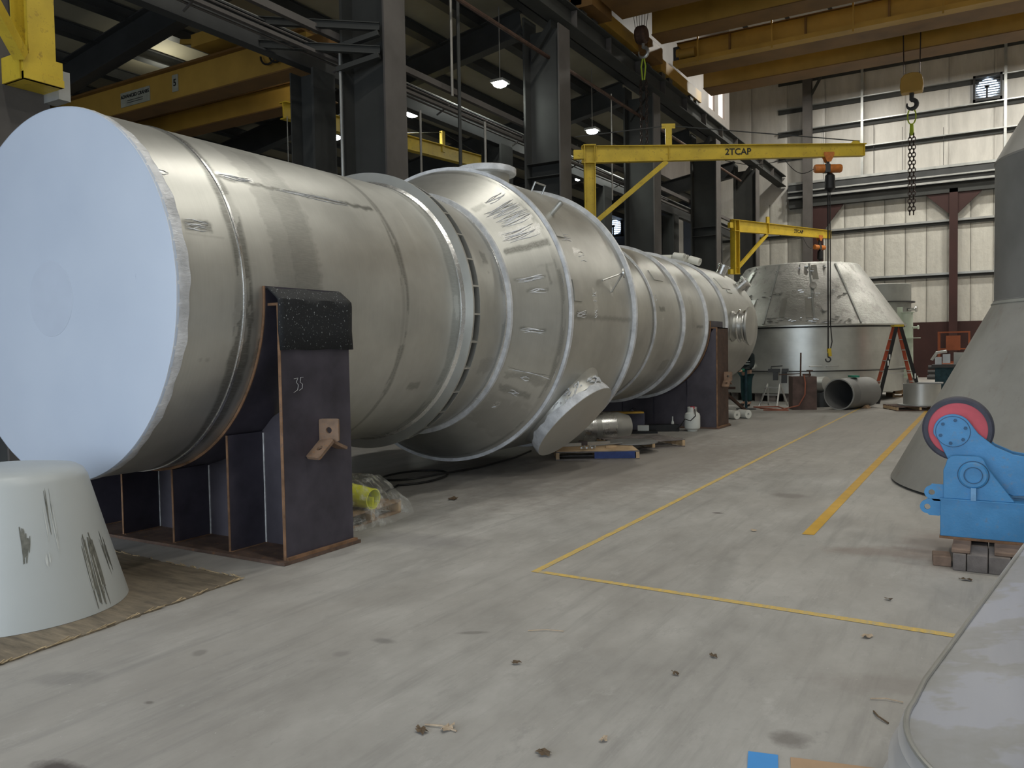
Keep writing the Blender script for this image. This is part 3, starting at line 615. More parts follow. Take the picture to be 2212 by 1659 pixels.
# ================================================================== JIB CRANES
def jib(lab, piv, u, L, zb, h0, h1, zbot, kp, kph, txt_at, txt, hoist_at, brace_at, back=.25):
    """piv xy of the mast, u boom direction, zb boom centre height"""
    t = thing('jib_crane', lab, 'crane', (piv[0], piv[1], zbot))
    P = lambda s_, z, off=0: (piv[0] + u[0] * s_ + u[1] * off, piv[1] + u[1] * s_ - u[0] * off, z)
    MB().ibeam(P(0, zbot), P(0, zb + .22), .26, .28, .022, .018, (u[0], u[1], 0)).obj('mast', 'yellow', t)
    q = MB()
    for z in (zbot + .02, zb - .22, zb + .22): q.bar(P(-.16, z), P(.16, z), .28, .025)
    q.obj('mast_plate', 'yellow', t)
    # tapered boom: web plus flanges
    q = MB(); k0 = len(q.v)
    for off in (-.008, .008):
        q.v += [P(-.2, zb - h0 / 2, off), P(L, zb - h1 / 2, off), P(L, zb + h1 / 2, off), P(-.2, zb + h0 / 2, off)]
    q.f += [(0, 1, 2, 3), (7, 6, 5, 4), (0, 4, 5, 1), (1, 5, 6, 2), (2, 6, 7, 3), (3, 7, 4, 0)]; q.sm += [False] * 6
    q.bar(P(-.2, zb + h0 / 2), P(L + .05, zb + h1 / 2), .16, .018); q.bar(P(-.2, zb - h0 / 2), P(L, zb - h1 / 2), .16, .018)
    for s_ in (.17, kp, L): q.bar(P(s_, zb - (h0 + (h1 - h0) * s_ / L) / 2), P(s_, zb + (h0 + (h1 - h0) * s_ / L) / 2), .15, .015, (u[0], u[1], 0))
    q.obj('boom', 'yellow', t)
    MB().bar(P(brace_at[0], brace_at[1]), P(kp - .05, zb - h0 / 2), .12, .12, (u[1], -u[0], 0)).obj('brace', 'yellow', t)
    MB().bar(P(kp, zb + h0 / 2 - .05), P(kp, kph), .16, .07, (u[1], -u[0], 0)).obj('king_post', 'yellow', t)
    if kph > zb + .5:
        q = MB(); q.prism([(-.17, -.06), (.17, -.06), (.17, .06), (-.17, .06)], -.012, .012, Matrix((( u[0], 0, u[1], P(kp, kph)[0]), (u[1], 0, -u[0], P(kp, kph)[1]), (0, 1, 0, kph), (0, 0, 0, 1)))); q.obj('tie_plate', 'yellow', t)
        MB().tube([P(kp + .1, kph), P(L - .1, zb + h1 / 2 + .08)], .014, 6).obj('tie_rod', 'dark_steel', t)
        MB().tube([P(kp - .1, kph), P(-.35, zb + .45)], .014, 6).obj('tie_rod', 'dark_steel', t)
        q = MB(); q.add([P(L - .35, zb + h1 / 2, -.01), P(L - .05, zb + h1 / 2, -.01), P(L - .15, zb + h1 / 2 + .1, -.01), P(L - .25, zb + h1 / 2 + .1, -.01), P(L - .35, zb + h1 / 2, .01), P(L - .05, zb + h1 / 2, .01), P(L - .15, zb + h1 / 2 + .1, .01), P(L - .25, zb + h1 / 2 + .1, .01)],
                        [(0, 1, 2, 3), (7, 6, 5, 4), (0, 4, 5, 1), (1, 5, 6, 2), (2, 6, 7, 3), (3, 7, 4, 0)]); q.obj('end_lug', 'yellow', t)
    MB().bar(P(-.1, zb), P(-.1 - back, zb), .14, .22).obj('hinge_bracket', 'yellow', t); MB().bar(P(-.1, zbot + .1), P(-.1 - back, zbot + .1), .14, .2).obj('hinge_bracket', 'yellow', t)
    ang = math.atan2(u[1], u[0])
    tp = P(txt_at[0], zb + .005, .015); text_obj('capacity_text', txt, txt_at[1], 'black', tp, (R_(90), 0, ang), t, .003)
    # hoist is hung from the boom: a thing of its own
    if hoist_at:
        hs, zc, drop, hlab = hoist_at; hl = h0 + (h1 - h0) * hs / L; zb_ = zb - hl / 2
        t2 = thing('chain_hoist', hlab, 'hoist', P(hs, zc))
        q = MB()
        for off in (-.078, .078):
            M4 = Matrix(((u[0], 0, u[1], P(hs, zb_, off)[0]), (u[1], 0, -u[0], P(hs, zb_, off)[1]), (0, 1, 0, zb_), (0, 0, 0, 1)))
            q.prism([(-.13, .10), (.13, .10), (.13, .03), (.05, -.14), (-.05, -.14), (-.13, .03)], -.008, .008, M4)
        q.obj('trolley', 'orange_hoist', t2)
        MB().bar(P(hs, zb_ - .08), P(hs, zc + .1), .06, .06, (u[0], u[1], 0)).obj('suspension', 'dark_steel', t2)
        q = MB(); q.lathe([(0, 0), (.09, .0), (.11, .04), (.11, .24), (0, .24)], P(hs - .34, zc), (u[0], u[1], 0), 16); q.lathe([(0, 0), (.11, 0), (.11, .27), (.09, .31), (0, .31)], P(hs + .03, zc), (u[0], u[1], 0), 16); q.obj('motor_body', 'orange_hoist', t2)
        MB().bar(P(hs - .10, zc), P(hs + .03, zc), .2, .2).obj('gear_case', 'dark_steel', t2)
        MB().lathe([(0, 0), (.05, .02), (.13, .1), (.12, .42), (.06, .48), (0, .48)], P(hs + .05, zc - .6), (0, 0, 1), 14).obj('chain_bag', 'black', t2)
        MB().tube([P(hs, zc - .1), P(hs, drop + .2)], .018, 6).obj('load_chain', 'black', t2)
        q = MB(); q.tube([P(hs + .05, zc - .1), P(hs + .06, drop + .9), P(hs + .10, drop + .45), P(hs + .04, drop + .15)], .014, 6); q.obj('control_cable', 'cable', t2)
        MB().tube([(x_ if True else 0, y_, z_) for x_, y_, z_ in hook_pts(P(hs, drop), .06, up_=.1)], .02, 6).obj('hook', 'dark_steel', t2)
        MB().bar(P(hs + .02, drop + .28), P(hs + .04, drop + .08), .08, .08, (u[0], u[1], 0)).obj('hook_block', 'yellow', t2)
        # festoon cable
        q = MB(); 
        for s0, s1, sag in ((hs - 1.1, hs - .35, .22), (hs - 2.6, hs - 1.1, .12)):
            q.tube([P(s0 + (s1 - s0) * k / 10, zb_ - .05 - sag * math.sin(math.pi * k / 10) * 1.0 - (zb_ - zc - .05) * (k / 10 if s1 > hs - .5 else 0)) for k in range(11)], .009, 5)
        q.obj('supply_cable', 'cable', t2)
    return t
jib('long yellow jib crane marked 2TCAP reaching over the vessel', (-8.78, 18.78), (.86, .51), 6.92, 6.57, .41, .29, 4.55, 2.0, 7.25, (3.75, .22), '2TCAP', (6.02, 6.12, 1.3, 'orange chain hoist hanging from the long yellow jib'), (.1, 4.85), .3)
jib('smaller distant yellow jib crane beside the last columns', (-9.05, 33.2), (.461, .887), 6.0, 6.60, .48, .34, 4.62, 1.95, 7.1, (3.9, .2), '2TCAP', (5.3, 6.0, 1.6, 'small orange hoist hanging from the distant jib'), (.1, 4.85), .25)
# mast piece at the top left edge
t = thing('jib_crane', 'bright yellow jib mast with bottom bracket at the top left edge', 'crane', (-9.25, 5.05, 4.7))
MB().ibeam((-9.28, 5.22, 4.86), (-9.28, 5.22, 9.0), .30, .34, .022, .018, (1, 0, 0)).obj('mast', 'yellow', t)
q = MB(); q.box((-9.5, 5.0, 4.72), (-9.08, 5.44, 4.80)); q.box((-9.5, 4.98, 4.72), (-9.14, 5.02, 5.0)); q.box((-9.14, 5.0, 4.72), (-9.10, 5.44, 5.0)); q.obj('bottom_bracket', 'yellow', t)
MB().bar((-9.1, 4.98, 4.95), (-8.3, 3.75, 6.0), .12, .14).obj('brace', 'yellow', t)
MB().box((-9.5, 5.44, 4.62), (-9.2, 5.58, 4.95)).obj('hinge_block', 'galv', t)
# yellow jib beam inside the side bay
t = thing('jib_crane', 'dim yellow jib boom inside the dark side bay above the vessel', 'crane', (-14.05, 22.1, 0))
A_, B_ = Vector((-14.37, 13.85, 7.40)), Vector((-14.05, 22.1, 7.68))
MB().ibeam(A_, B_, .22, .40, .025, .03).obj('boom', 'yellow', t)
pm = A_.lerp(B_, .74); MB().bar(pm, pm + Vector((0, 0, .62)), .14, .10, (1, 0, 0)).obj('king_post', 'yellow', t)
MB().tube([pm + Vector((0, 0, .6)), A_.lerp(B_, .5) + Vector((0, 0, .2))], .012, 5).obj('tie_rod', 'dark_steel', t)
MB().tube([pm + Vector((0, 0, .6)), B_ + Vector((0, 0, .2))], .012, 5).obj('tie_rod', 'dark_steel', t)
MB().ibeam((-14.05, 22.1, 0), (-14.05, 22.1, 7.85), .25, .25, .02, .02, (1, 0, 0)).obj('mast', 'yellow', t)
# thin hanging pipes and ropes in the openings
for (x, y, z0, z1, r, mt, lb, ct) in [(-10.2, 14.81, 7.25, 12, .03, 'wire', 'thin pale vertical pipe left of the pair between the first two columns', 'pipe'), (-10.2, 15.08, 0, 12, .04, 'column', 'thick grey vertical pipe between the first two columns', 'pipe'),
        (-10.3, 13.76, 0, 6.7, .025, 'wire', 'thin vertical pipe right of the big front column', 'pipe'), (-10.2, 16.12, 0, 7.0, .03, 'wire', 'thin vertical pipe just above the top nozzle', 'pipe'), (-10.4, 11.47, 0, 7.2, .03, 'galv', 'thin vertical pipe left of the big front column', 'pipe'),
        (-14.25, 13.86, 3.6, 7.24, .012, 'wire', 'thin rope hanging from the end of the dim yellow boom', 'rope'), (-10.0, 23.0, 6.2, 9.4, .02, 'wire', 'short thin drop pipe above the lit lamp by the jib', 'pipe')]:
    o = MB().tube([(x, y, z0), (x, y, z1 if z1 < 11 else 10.5)], r, 6).obj('hanging_rope' if ct == 'rope' else 'drop_pipe', mt); tag(o, lb, ct)
for k, (x, y) in enumerate([(-7.6, WB - .25), (-5.2, WB - .25), (-3.9, WB - .25), (-2.1, WB - .25)]):
    o = MB().tube([(x, y, 10.25), (x, y, 13 - .3 * k)], .012, 5).obj('pull_rope', 'cable'); tag(o, ['leftmost', 'second', 'third', 'rightmost'][k] + ' of the thin cords on the upper back wall', 'cord')


# ================================================================== THE VESSEL
VX, VZ, VR = -6.392, 2.142, 1.467
rng = np.random.default_rng(3)
def vnoise(x, y, seed=0):
    """cheap value noise"""
    def h(i, j): 
        n = np.sin(i * 127.1 + j * 311.7 + seed * 74.7) * 43758.5453; return n - np.floor(n)
    xi, yi = np.floor(x), np.floor(y); xf, yf = x - xi, y - yi; xf = xf * xf * (3 - 2 * xf); yf = yf * yf * (3 - 2 * yf)
    return (h(xi, yi) * (1 - xf) + h(xi + 1, yi) * xf) * (1 - yf) + (h(xi, yi + 1) * (1 - xf) + h(xi + 1, yi + 1) * xf) * yf
def fbm(x, y, seed=0): return (vnoise(x, y, seed) + .5 * vnoise(x * 2.1, y * 2.1, seed + 1) + .25 * vnoise(x * 4.3, y * 4.3, seed + 2)) / 1.75
# marks: kind, y0, y1, a0, a1 (degrees above the horizontal), strength, jaggedness
def shell(name, prof, parent, mat='vessel', marks=(), dy=.02, fine=True, seams=()):
    ys, rs = [], []
    for (y0, r0), (y1, r1) in zip(prof[:-1], prof[1:]):
        n = max(1, int(abs(y1 - y0) / dy)); 
        for i in range(n): ys.append(y0 + (y1 - y0) * i / n); rs.append(r0 + (r1 - r0) * i / n)
    ys.append(prof[-1][0]); rs.append(prof[-1][1]); ys = np.array(ys); rs = np.array(rs)
    an = np.concatenate([np.arange(-75, 100, .6 if fine else 2.0), np.arange(100, 285, 4.0)]); na = len(an); ny = len(ys)
    A = np.radians(an); Y, AA = np.meshgrid(ys, an, indexing='ij'); RR = np.repeat(rs[:, None], na, 1)
    V = np.stack([VX + RR * np.cos(A)[None, :], Y, VZ + RR * np.sin(A)[None, :]], -1).reshape(-1, 3)
    i, j = np.meshgrid(np.arange(ny - 1), np.arange(na), indexing='ij'); j2 = (j + 1) % na
    F = np.stack([i * na + j, (i + 1) * na + j, (i + 1) * na + j2, i * na + j2], -1).reshape(-1, 4)
    me = bpy.data.meshes.new(name); me.from_pydata(V.tolist(), [], F.tolist()); me.polygons.foreach_set('use_smooth', [True] * len(F)); me.update()
    S_ = np.radians(AA) * VR
    burn = np.zeros(Y.shape); shine = np.zeros(Y.shape)
    for (kind, y0, y1, a0, a1, st, jag) in marks:
        yn = Y + (fbm(Y * 9, S_ * 22, 5) - .5) * jag; an_ = AA + (fbm(Y * 14, S_ * 9, 9) - .5) * jag * 40
        e = .02; ea = 1.0
        k = np.clip((yn - y0) / e, 0, 1) * np.clip((y1 - yn) / e, 0, 1) * np.clip((an_ - min(a0, a1)) / ea, 0, 1) * np.clip((max(a0, a1) - an_) / ea, 0, 1) * st
        if kind == 'B': burn = np.maximum(burn, k)
        else: shine = np.maximum(shine, k)
    for (y0, hb, hs, st) in seams:
        hw = hb * (.5 + fbm(S_ * 2.2, Y * 0, int(y0 * 10)) * 1.2)
        burn = np.maximum(burn, np.clip((hw - np.abs(Y - y0)) / .025, 0, 1) * st * (.35 + .65 * (fbm(S_ * 3, Y * 12, 4) > .45)))
        shine = np.maximum(shine, np.clip((hs - np.abs(Y - y0)) / .01, 0, 1))
    burn = np.maximum(burn, .0)
    for nm, arr in (('burn', burn), ('shine', shine)):
        at = me.attributes.new(nm, 'FLOAT', 'POINT'); at.data.foreach_set('value', arr.reshape(-1).astype(np.float32))
    me.materials.append(M[mat]); o = bpy.data.objects.new(name, me); COL.objects.link(o); adopt(o, parent); return o
def ring(name, y, r0, r1, wd, mat, parent, n=160, label=None):
    return MB().lathe([(r0, 0), (r1, 0), (r1, wd), (r0, wd), (r0, 0)], (VX, y, VZ), (0, 1, 0), n).obj(name, mat, parent, label=label)

V = thing('pressure_vessel', 'huge horizontal stainless steel vessel with wrapped white end and bulged middle, on steel saddles', 'vessel', (VX, 12, 0))
mk = [('B', 4.30, 6.22, 37.5, 40.5, .9, .05), ('S', 4.32, 4.75, 39, 41.5, .8, .05), ('S', 5.0, 5.75, 38.0, 40, .7, .05), ('B', 3.82, 4.08, 16.5, 20.5, .75, .05), ('S', 3.84, 4.05, 17.6, 19.2, .45, .04), ('S', 3.74, 3.86, 34.5, 36.5, .9, .03), ('B', 3.82, 4.18, 15.2, 16.2, .8, .03),
      ('B', 3.93, 3.97, -21.5, -20, .7, .02), ('B', 3.99, 4.04, -21.5, -20, .7, .02), ('B', 6.60, 6.82, -37, -32.5, .5, .04), ('B', 4.62, 5.16, -40, 78, .26, .10), ('B', 4.82, 5.13, -10, 62, .42, .05),
      ('B', 4.62, 4.66, 10.5, 13, .8, .03), ('B', 4.60, 4.64, 2, 3.2, .7, .02), ('B', 5.5, 5.9, 22.0, 22.4, .4, .02), ('B', 6.8, 6.95, -12.4, -12, .4, .02), ('B', 4.35, 4.42, -12, -5, .35, .05), ('B', 4.44, 4.5, -24, -14, .5, .05), ('B', 5.4, 5.7, -22.5, -22.2, .25, .02), ('S', 4.34, 4.46, 8, 9.2, .4, .03)]
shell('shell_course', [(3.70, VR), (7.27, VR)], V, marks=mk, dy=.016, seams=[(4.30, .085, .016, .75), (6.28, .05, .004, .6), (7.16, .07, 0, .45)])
ring('weld_bead', 4.29, VR - .005, VR + .007, .022, 'bright', V)
# wrapped end
q = MB(); pr_ = [(0, 0), (VR * .5, .0), (VR - .01, 0), (VR + .008, .005), (VR + .012, .02)]
q.lathe(pr_, (VX, 3.695, VZ), (0, 1, 0), 160); q.obj('end_cover', 'cover', V, label='taut pale blue-white plastic sheet')
q = MB(); n_ = 240; k0 = 0; vs = []; fs = []
for j in range(n_):
    a_ = 2 * math.pi * j / n_; y1 = 3.795 + .016 * math.sin(a_ * 3 + 1) + .007 * math.sin(a_ * 17) + .005 * math.sin(a_ * 43)
    for (yy, rr) in ((3.695, VR + .006), (3.72, VR + .012 + .002 * math.sin(a_ * 60)), (3.76, VR + .010 + .003 * math.sin(a_ * 47)), (y1, VR + .006)): vs.append((VX + rr * math.cos(a_), yy, VZ + rr * math.sin(a_)))
for j in range(n_):
    for i in range(3): fs.append((j * 4 + i, j * 4 + i + 1, ((j + 1) % n_) * 4 + i + 1, ((j + 1) % n_) * 4 + i))
q.add(vs, fs, True); q.obj('tape_band', 'film', V, label='crinkled white tape holding the end sheet')
MB().lathe([(0, 0), (.30, 0), (.302, .002)], (-6.47, 3.6925, 2.13), (0, 1, 0), 64, smooth=False).obj('round_patch', 'patch', V, label='faint round patch at the centre of the sheet')
# first flange pair with gap
ring('flange', 7.27, VR, 1.604, .025, 'steel_plain', V)
MB().lathe([(VR - .01, -.03), (VR + .006, -.03), (VR + .035, 0), (VR, .004)], (VX, 7.27, VZ), (0, 1, 0), 200).obj('weld_fillet', 'bright', V)
ring('gap_core', 7.29, 1.36, 1.38, .16, 'dark_steel', V)
for a_ in np.arange(-80, 95, 11.0):
    c_, s_ = math.cos(R_(a_)), math.sin(R_(a_)); MB().bar((VX + 1.40 * c_, 7.36, VZ + 1.40 * s_), (VX + 1.59 * c_, 7.36, VZ + 1.59 * s_), .018, .14, (0, 1, 0)).obj('spacer', 'steel_plain', V)
ring('flange', 7.425, 1.40, 1.59, .02, 'steel_plain', V)
shell('shell_course', [(7.43, 1.585), (7.47, 1.545), (8.19, 1.467)], V, marks=[('B', 7.75, 7.9, 19, 26, .5, .06), ('B', 7.8, 7.86, 15, 16.5, .6, .02), ('B', 7.7, 8.1, -30, -22, .25, .08)], seams=[(8.12, .05, 0, .5)])
def stiff(name, y, r0, r1, wd):
    ring(name, y, r0, r1, wd, 'film', V); 
    q = MB(); n_ = 200; vs = []; fs = []                                # irregular shiny tape line on the near side of the bar
    for j in range(n_):
        a_ = 2 * math.pi * j / n_; wob = .010 * math.sin(a_ * 9 + y) + .007 * math.sin(a_ * 31 + 2 * y)
        for (yy, rr) in ((y - .035 + wob, r0 + .003), (y - .006, r0 + .014), (y + .002, r0 + .020)): vs.append((VX + rr * math.cos(a_), yy, VZ + rr * math.sin(a_)))
    for j in range(n_):
        for i in range(2): fs.append((j * 3 + i, j * 3 + i + 1, ((j + 1) % n_) * 3 + i + 1, ((j + 1) % n_) * 3 + i))
    q.add(vs, fs, True); q.obj('weld_tape', 'bright', V)
stiff('stiffening_ring', 8.185, 1.46, 1.53, .045)
mk2 = [('B', 8.30, 8.86, 24.5, 28.5, .8, .03), ('S', 8.36, 8.84, 31, 37, .55, .12), ('S', 8.55, 8.85, 38, 41, .6, .08), ('S', 8.36, 8.80, 44, 46, .5, .05), ('B', 8.30, 8.7, 12.4, 14.2, .6, .03), ('S', 8.34, 8.68, 12.9, 13.7, .8, .02), ('B', 8.42, 8.7, 7.0, 9, .55, .04), ('S', 8.46, 8.66, 7.6, 8.4, .7, .02),
       ('B', 8.34, 8.66, -9.3, -7.3, .75, .03), ('S', 8.36, 8.6, -8.6, -8.0, .6, .02), ('B', 8.3, 8.85, -31, -27, .35, .10), ('S', 8.5, 8.62, -29, -28.3, .9, .02), ('B', 8.32, 8.72, -38, -34, .45, .08), ('S', 8.46, 8.6, -36.5, -35.5, .9, .04), ('B', 8.70, 8.74, 9, 19, .5, .04), ('S', 8.40, 8.47, -48, -43, .6, .03), ('B', 8.3, 8.86, -60, -40, .15, .15),
       ('B', 8.3, 8.5, 51, 55, .4, .05), ('B', 8.6, 8.85, 17, 18.5, .3, .03)]
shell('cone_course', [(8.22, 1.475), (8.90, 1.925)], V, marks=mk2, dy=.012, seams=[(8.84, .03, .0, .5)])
stiff('stiffening_ring', 8.91, 1.90, 1.968, .055)
mk3 = [('B', 8.97, 10.92, -3.6, -.8, .45, .03), ('B', 9.05, 9.28, 2.5, 11.5, .40, .02), ('S', 9.02, 9.30, 1.6, 2.6, .5, .03), ('B', 9.08, 9.42, -2.0, .2, .7, .05), ('S', 9.10, 9.4, -1.2, -.2, .4, .04), ('S', 9.62, 9.75, -1, 9, .45, .06), ('S', 10.1, 10.35, 12, 13, .7, .03), ('S', 10.2, 10.3, 7, 12, .7, .03),
       ('S', 9.1, 9.5, 28, 30, .4, .08), ('B', 9.1, 9.3, 28, 36, .5, .06), ('S', 9.35, 9.6, 22, 26, .6, .08), ('S', 9.3, 9.4, 58, 60, .7, .04), ('S', 9.6, 9.7, 40, 42, .6, .03), ('S', 10.4, 10.7, 30, 31, .5, .05), ('B', 10.3, 10.32, 18, 19, .7, .01)]
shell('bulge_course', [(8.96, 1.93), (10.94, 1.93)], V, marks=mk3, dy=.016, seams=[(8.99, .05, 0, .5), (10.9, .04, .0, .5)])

stiff('stiffening_ring', 10.93, 1.90, 1.990, .060)
shell('cone_course', [(10.99, 1.925), (11.75, 1.467)], V, fine=False)
mk4 = [('B', 13.3, 13.6, 5.5, 9.5, .7, .04), ('B', 15.3, 15.75, -4.5, -1.5, .6, .02), ('B', 12.2, 18.8, -2.6, -2.2, .25, .02), ('S', 13.4, 13.5, 0, 2, .4, .02), ('B', 15.0, 15.2, -5, 20, .2, .1), ('B', 13.9, 14.3, -38, -28, .35, .05)]
shell('shell_course', [(11.75, VR), (20.0, VR)], V, marks=mk4, dy=.03, seams=[(13.02, .08, .01, .6), (14.4, .05, 0, .5), (17.2, .05, 0, .5), (18.6, .02, 0, .4)])
stiff('stiffening_ring', 13.03, 1.45, 1.497, .04)
stiff('stiffening_ring', 14.47, 1.45, 1.522, .05); stiff('stiffening_ring', 15.85, 1.45, 1.525, .05); stiff('stiffening_ring', 17.28, 1.45, 1.518, .05)
pr_ = [(20.0 + .75 * math.sin(R_(k)), VR * math.cos(R_(k)) if k < 90 else 1e-4) for k in range(0, 91, 6)]
shell('domed_head', pr_, V, dy=.2, fine=False, seams=[(20.02, .03, .0, .6)])
# plates, nozzles, lugs on the vessel
def on(y, a_, r): return Vector((VX + r * math.cos(R_(a_)), y, VZ + r * math.sin(R_(a_))))
def saddle_patch(y0, y1, a0, a1, r, name='pad_plate', mat='steel_plain', th=.015):
    q = MB(); n_ = 8; vs = []; fs = []
    for (rr) in (r, r + th):
        for i in range(n_ + 1):
            for yy in (y0, y1): vs.append(on(yy, a0 + (a1 - a0) * i / n_, rr))
    o_ = (n_ + 1) * 2
    for i in range(n_):
        b_ = i * 2; fs += [(b_, b_ + 1, b_ + 3, b_ + 2), (o_ + b_, o_ + b_ + 2, o_ + b_ + 3, o_ + b_ + 1), (b_, b_ + 2, o_ + b_ + 2, o_ + b_), (b_ + 1, o_ + b_ + 1, o_ + b_ + 3, b_ + 3)]
    e_ = n_ * 2; fs += [(0, o_, o_ + 1, 1), (e_, e_ + 1, o_ + e_ + 1, o_ + e_)]
    return q.add(vs, fs).obj(name, mat, V)
saddle_patch(9.05, 9.27, 3.5, 11.5, 1.93); saddle_patch(13.50, 13.95, 29, 37, VR); saddle_patch(17.9, 18.55, 34, 46, VR); saddle_patch(18.15, 18.5, 30, 33, VR)
saddle_patch(9.05, 9.25, 29, 36, 1.93)
def nozzle(name, y, a_, r0, L, rad, fl=None, mat='bright', yoff=0, wrap=None):
    d = Vector((math.cos(R_(a_)), 0, math.sin(R_(a_)))); p = on(y, a_, r0)
    q = MB(); q.lathe([(rad, -.1), (rad, L), (rad * .7, L), (rad * .7, L - .04), (0, L - .04)], p, d, 24)
    if fl: q.lathe([(rad, L - .05), (fl, L - .05), (fl, L - .01), (rad, L - .01)], p, d, 28)
    return q.obj(name, mat, V)
nozzle('pipe_stub', 9.42, 42, 1.93, .20, .035, None, 'steel_plain')
nozzle('nozzle', 19.85, 65, VR - .03, .26, .13, .17); nozzle('nozzle', 19.75, 41, VR - .03, .26, .13, .17)
# manway: short neck, doubled flanges and blind cover
d = Vector((math.cos(R_(-1)), 0, math.sin(R_(-1)))); p = on(17.95, -1, VR - .02)
q = MB(); q.lathe([(.34, 0), (.28, .06), (.28, .34)], p, d, 40); q.obj('manway_neck', 'steel_plain', V)
for hh in (.14, .26): MB().lathe([(.28, hh), (.36, hh), (.37, hh + .02), (.36, hh + .04), (.28, hh + .04)], p, d, 40).obj('manway_flange', 'bright', V)
q = MB(); q.lathe([(.28, .34), (.42, .34), (.42, .38), (.20, .39), (.12, .385), (0, .385)], p, d, 44); q.obj('manway_cover', 'steel_plain', V)
# top nozzle with white wrapped disc
MB().lathe([(.33, -.45), (.33, .12)], (-6.17, 9.75, 4.04), (0, 0, 1), 40).obj('top_nozzle', 'steel_plain', V)
MB().lathe([(0, .07), (.42, .07), (.43, .08), (.43, .15), (.40, .165), (0, .165)], (-6.17, 9.75, 4.06), (0, 0, 1), 48).obj('top_nozzle_wrap', 'film', V, label='white wrapped disc on top of the bulge')
MB().tube([on(9.95, 64, 1.92), on(9.95, 64, 2.06), on(10.25, 64, 2.06), on(10.25, 64, 1.92)], .014, 6).obj('lifting_eye', 'galv', V)
# tripod-like temporary bracket on the bulge
q = MB(); c_ = on(10.32, 15, 2.12); q.tube([on(10.0, 13, 1.935), c_], .012, 6); q.tube([on(10.22, 8.5, 1.935), c_], .014, 6); q.lathe([(0, 0), (.07, 0), (.07, .02), (0, .02)], c_, (1, .3, .1), 16); q.obj('cable_bracket', 'alu', V)
# big downward nozzle with wrapped end
al = R_(-44); n_ = Vector((math.cos(al), 0, math.sin(al))); C_ = Vector((VX, 9.85, VZ))
q = MB(); q.lathe([(.86, 1.62), (.78, 1.74), (.66, 1.84), (.63, 1.90), (.63, 2.02)], C_, n_, 64); q.obj('large_nozzle', 'steel_plain', V)
q = MB(); vs = []; fs = []; NN = 96
e1 = Vector((0, 1, 0)); e2 = n_.cross(e1)
for j in range(NN):
    a_ = 2 * math.pi * j / NN; w_ = .13 + .025 * math.sin(a_ * 2 + .6) + .012 * math.sin(a_ * 11) + .008 * math.sin(a_ * 23)
    for (hh, rr) in ((2.12 - w_, .645), (2.06, .655 + .004 * math.sin(a_ * 30)), (2.115, .655), (2.12, .640)): vs.append(C_ + n_ * hh + (e1 * math.cos(a_) + e2 * math.sin(a_)) * rr)
for j in range(NN):
    for i in range(3): fs.append((j * 4 + i, j * 4 + i + 1, ((j + 1) % NN) * 4 + i + 1, ((j + 1) % NN) * 4 + i))
q.add(vs, fs, True); q.obj('nozzle_tape_band', 'film', V, label='glossy white tape band')
MB().lathe([(0, 2.118), (.62, 2.119), (.65, 2.121), (.648, 2.112)], C_, n_, 96).obj('nozzle_end_sheet', 'cap_sheet', V, label='taut pale sheet closing the large nozzle')
q = MB(); vs = []
for j in range(60):
    a_ = R_(-70 + 140 * random.random()); h_ = 1.90 + .09 * random.random(); 
    p0 = C_ + n_ * h_ + (e1 * math.sin(a_) - e2 * math.cos(a_)) * -.64; dd = .05 + .06 * random.random(); a2 = a_ + random.uniform(-.22, .22)
    p1 = C_ + n_ * (h_ + random.uniform(-.05, .05)) + (e1 * math.sin(a2) - e2 * math.cos(a2)) * -.642
    q.tube([p0, (p0 + p1) / 2 + Vector((0, 0, .012)), p1], [.004, .013, .004], 5)
q.obj('tape_wrinkles', 'film', V)['kind'] = 'stuff'
def rad_at(y):
    if y < 7.3: return VR
    if y < 7.47: return 1.55
    if y < 8.2: return 1.545 - (y - 7.47) / .72 * .078
    if y < 8.9: return 1.475 + (y - 8.22) / .68 * .45
    if y < 10.98: return 1.93
    return VR
def scribble(y0, y1, a0, a1, n, mats=('film', 'scratch'), w_=.006, seed=0, wob=.35, name='film_crease'):
    rr = random.Random(seed)
    for mi, mt in enumerate(mats):
        q = MB()
        nn_ = n if mi == 0 else max(1, n // 2)
        for k in range(nn_):
            f_ = (k + .5 * mi + rr.random() * .4) / nn_; ac = a0 + (a1 - a0) * f_; ya = y0 + (y1 - y0) * rr.uniform(0, .18); yb = y1 - (y1 - y0) * rr.uniform(0, .18); ph = rr.uniform(0, 6)
            P_ = []; W_ = []
            for i in range(11):
                g_ = i / 10; yy = ya + (yb - ya) * g_; aa = ac + wob * math.sin(g_ * 5 + ph) + (a1 - a0) * .15 * (g_ - .5); P_.append(on(yy, aa, rad_at(yy) + .002)); W_.append(w_ * (1 if mi == 0 else .6) * (.25 + .75 * math.sin(math.pi * g_) ** .6) * rr.uniform(.5, 1.2))
            q.tube(P_, W_, 5)
        o_ = q.obj(name, mt, V); o_['kind'] = 'stuff'
M['scratch'] = paint('dark_scratch', (.24, .235, .22, 1), .4, .5, .3, 20)
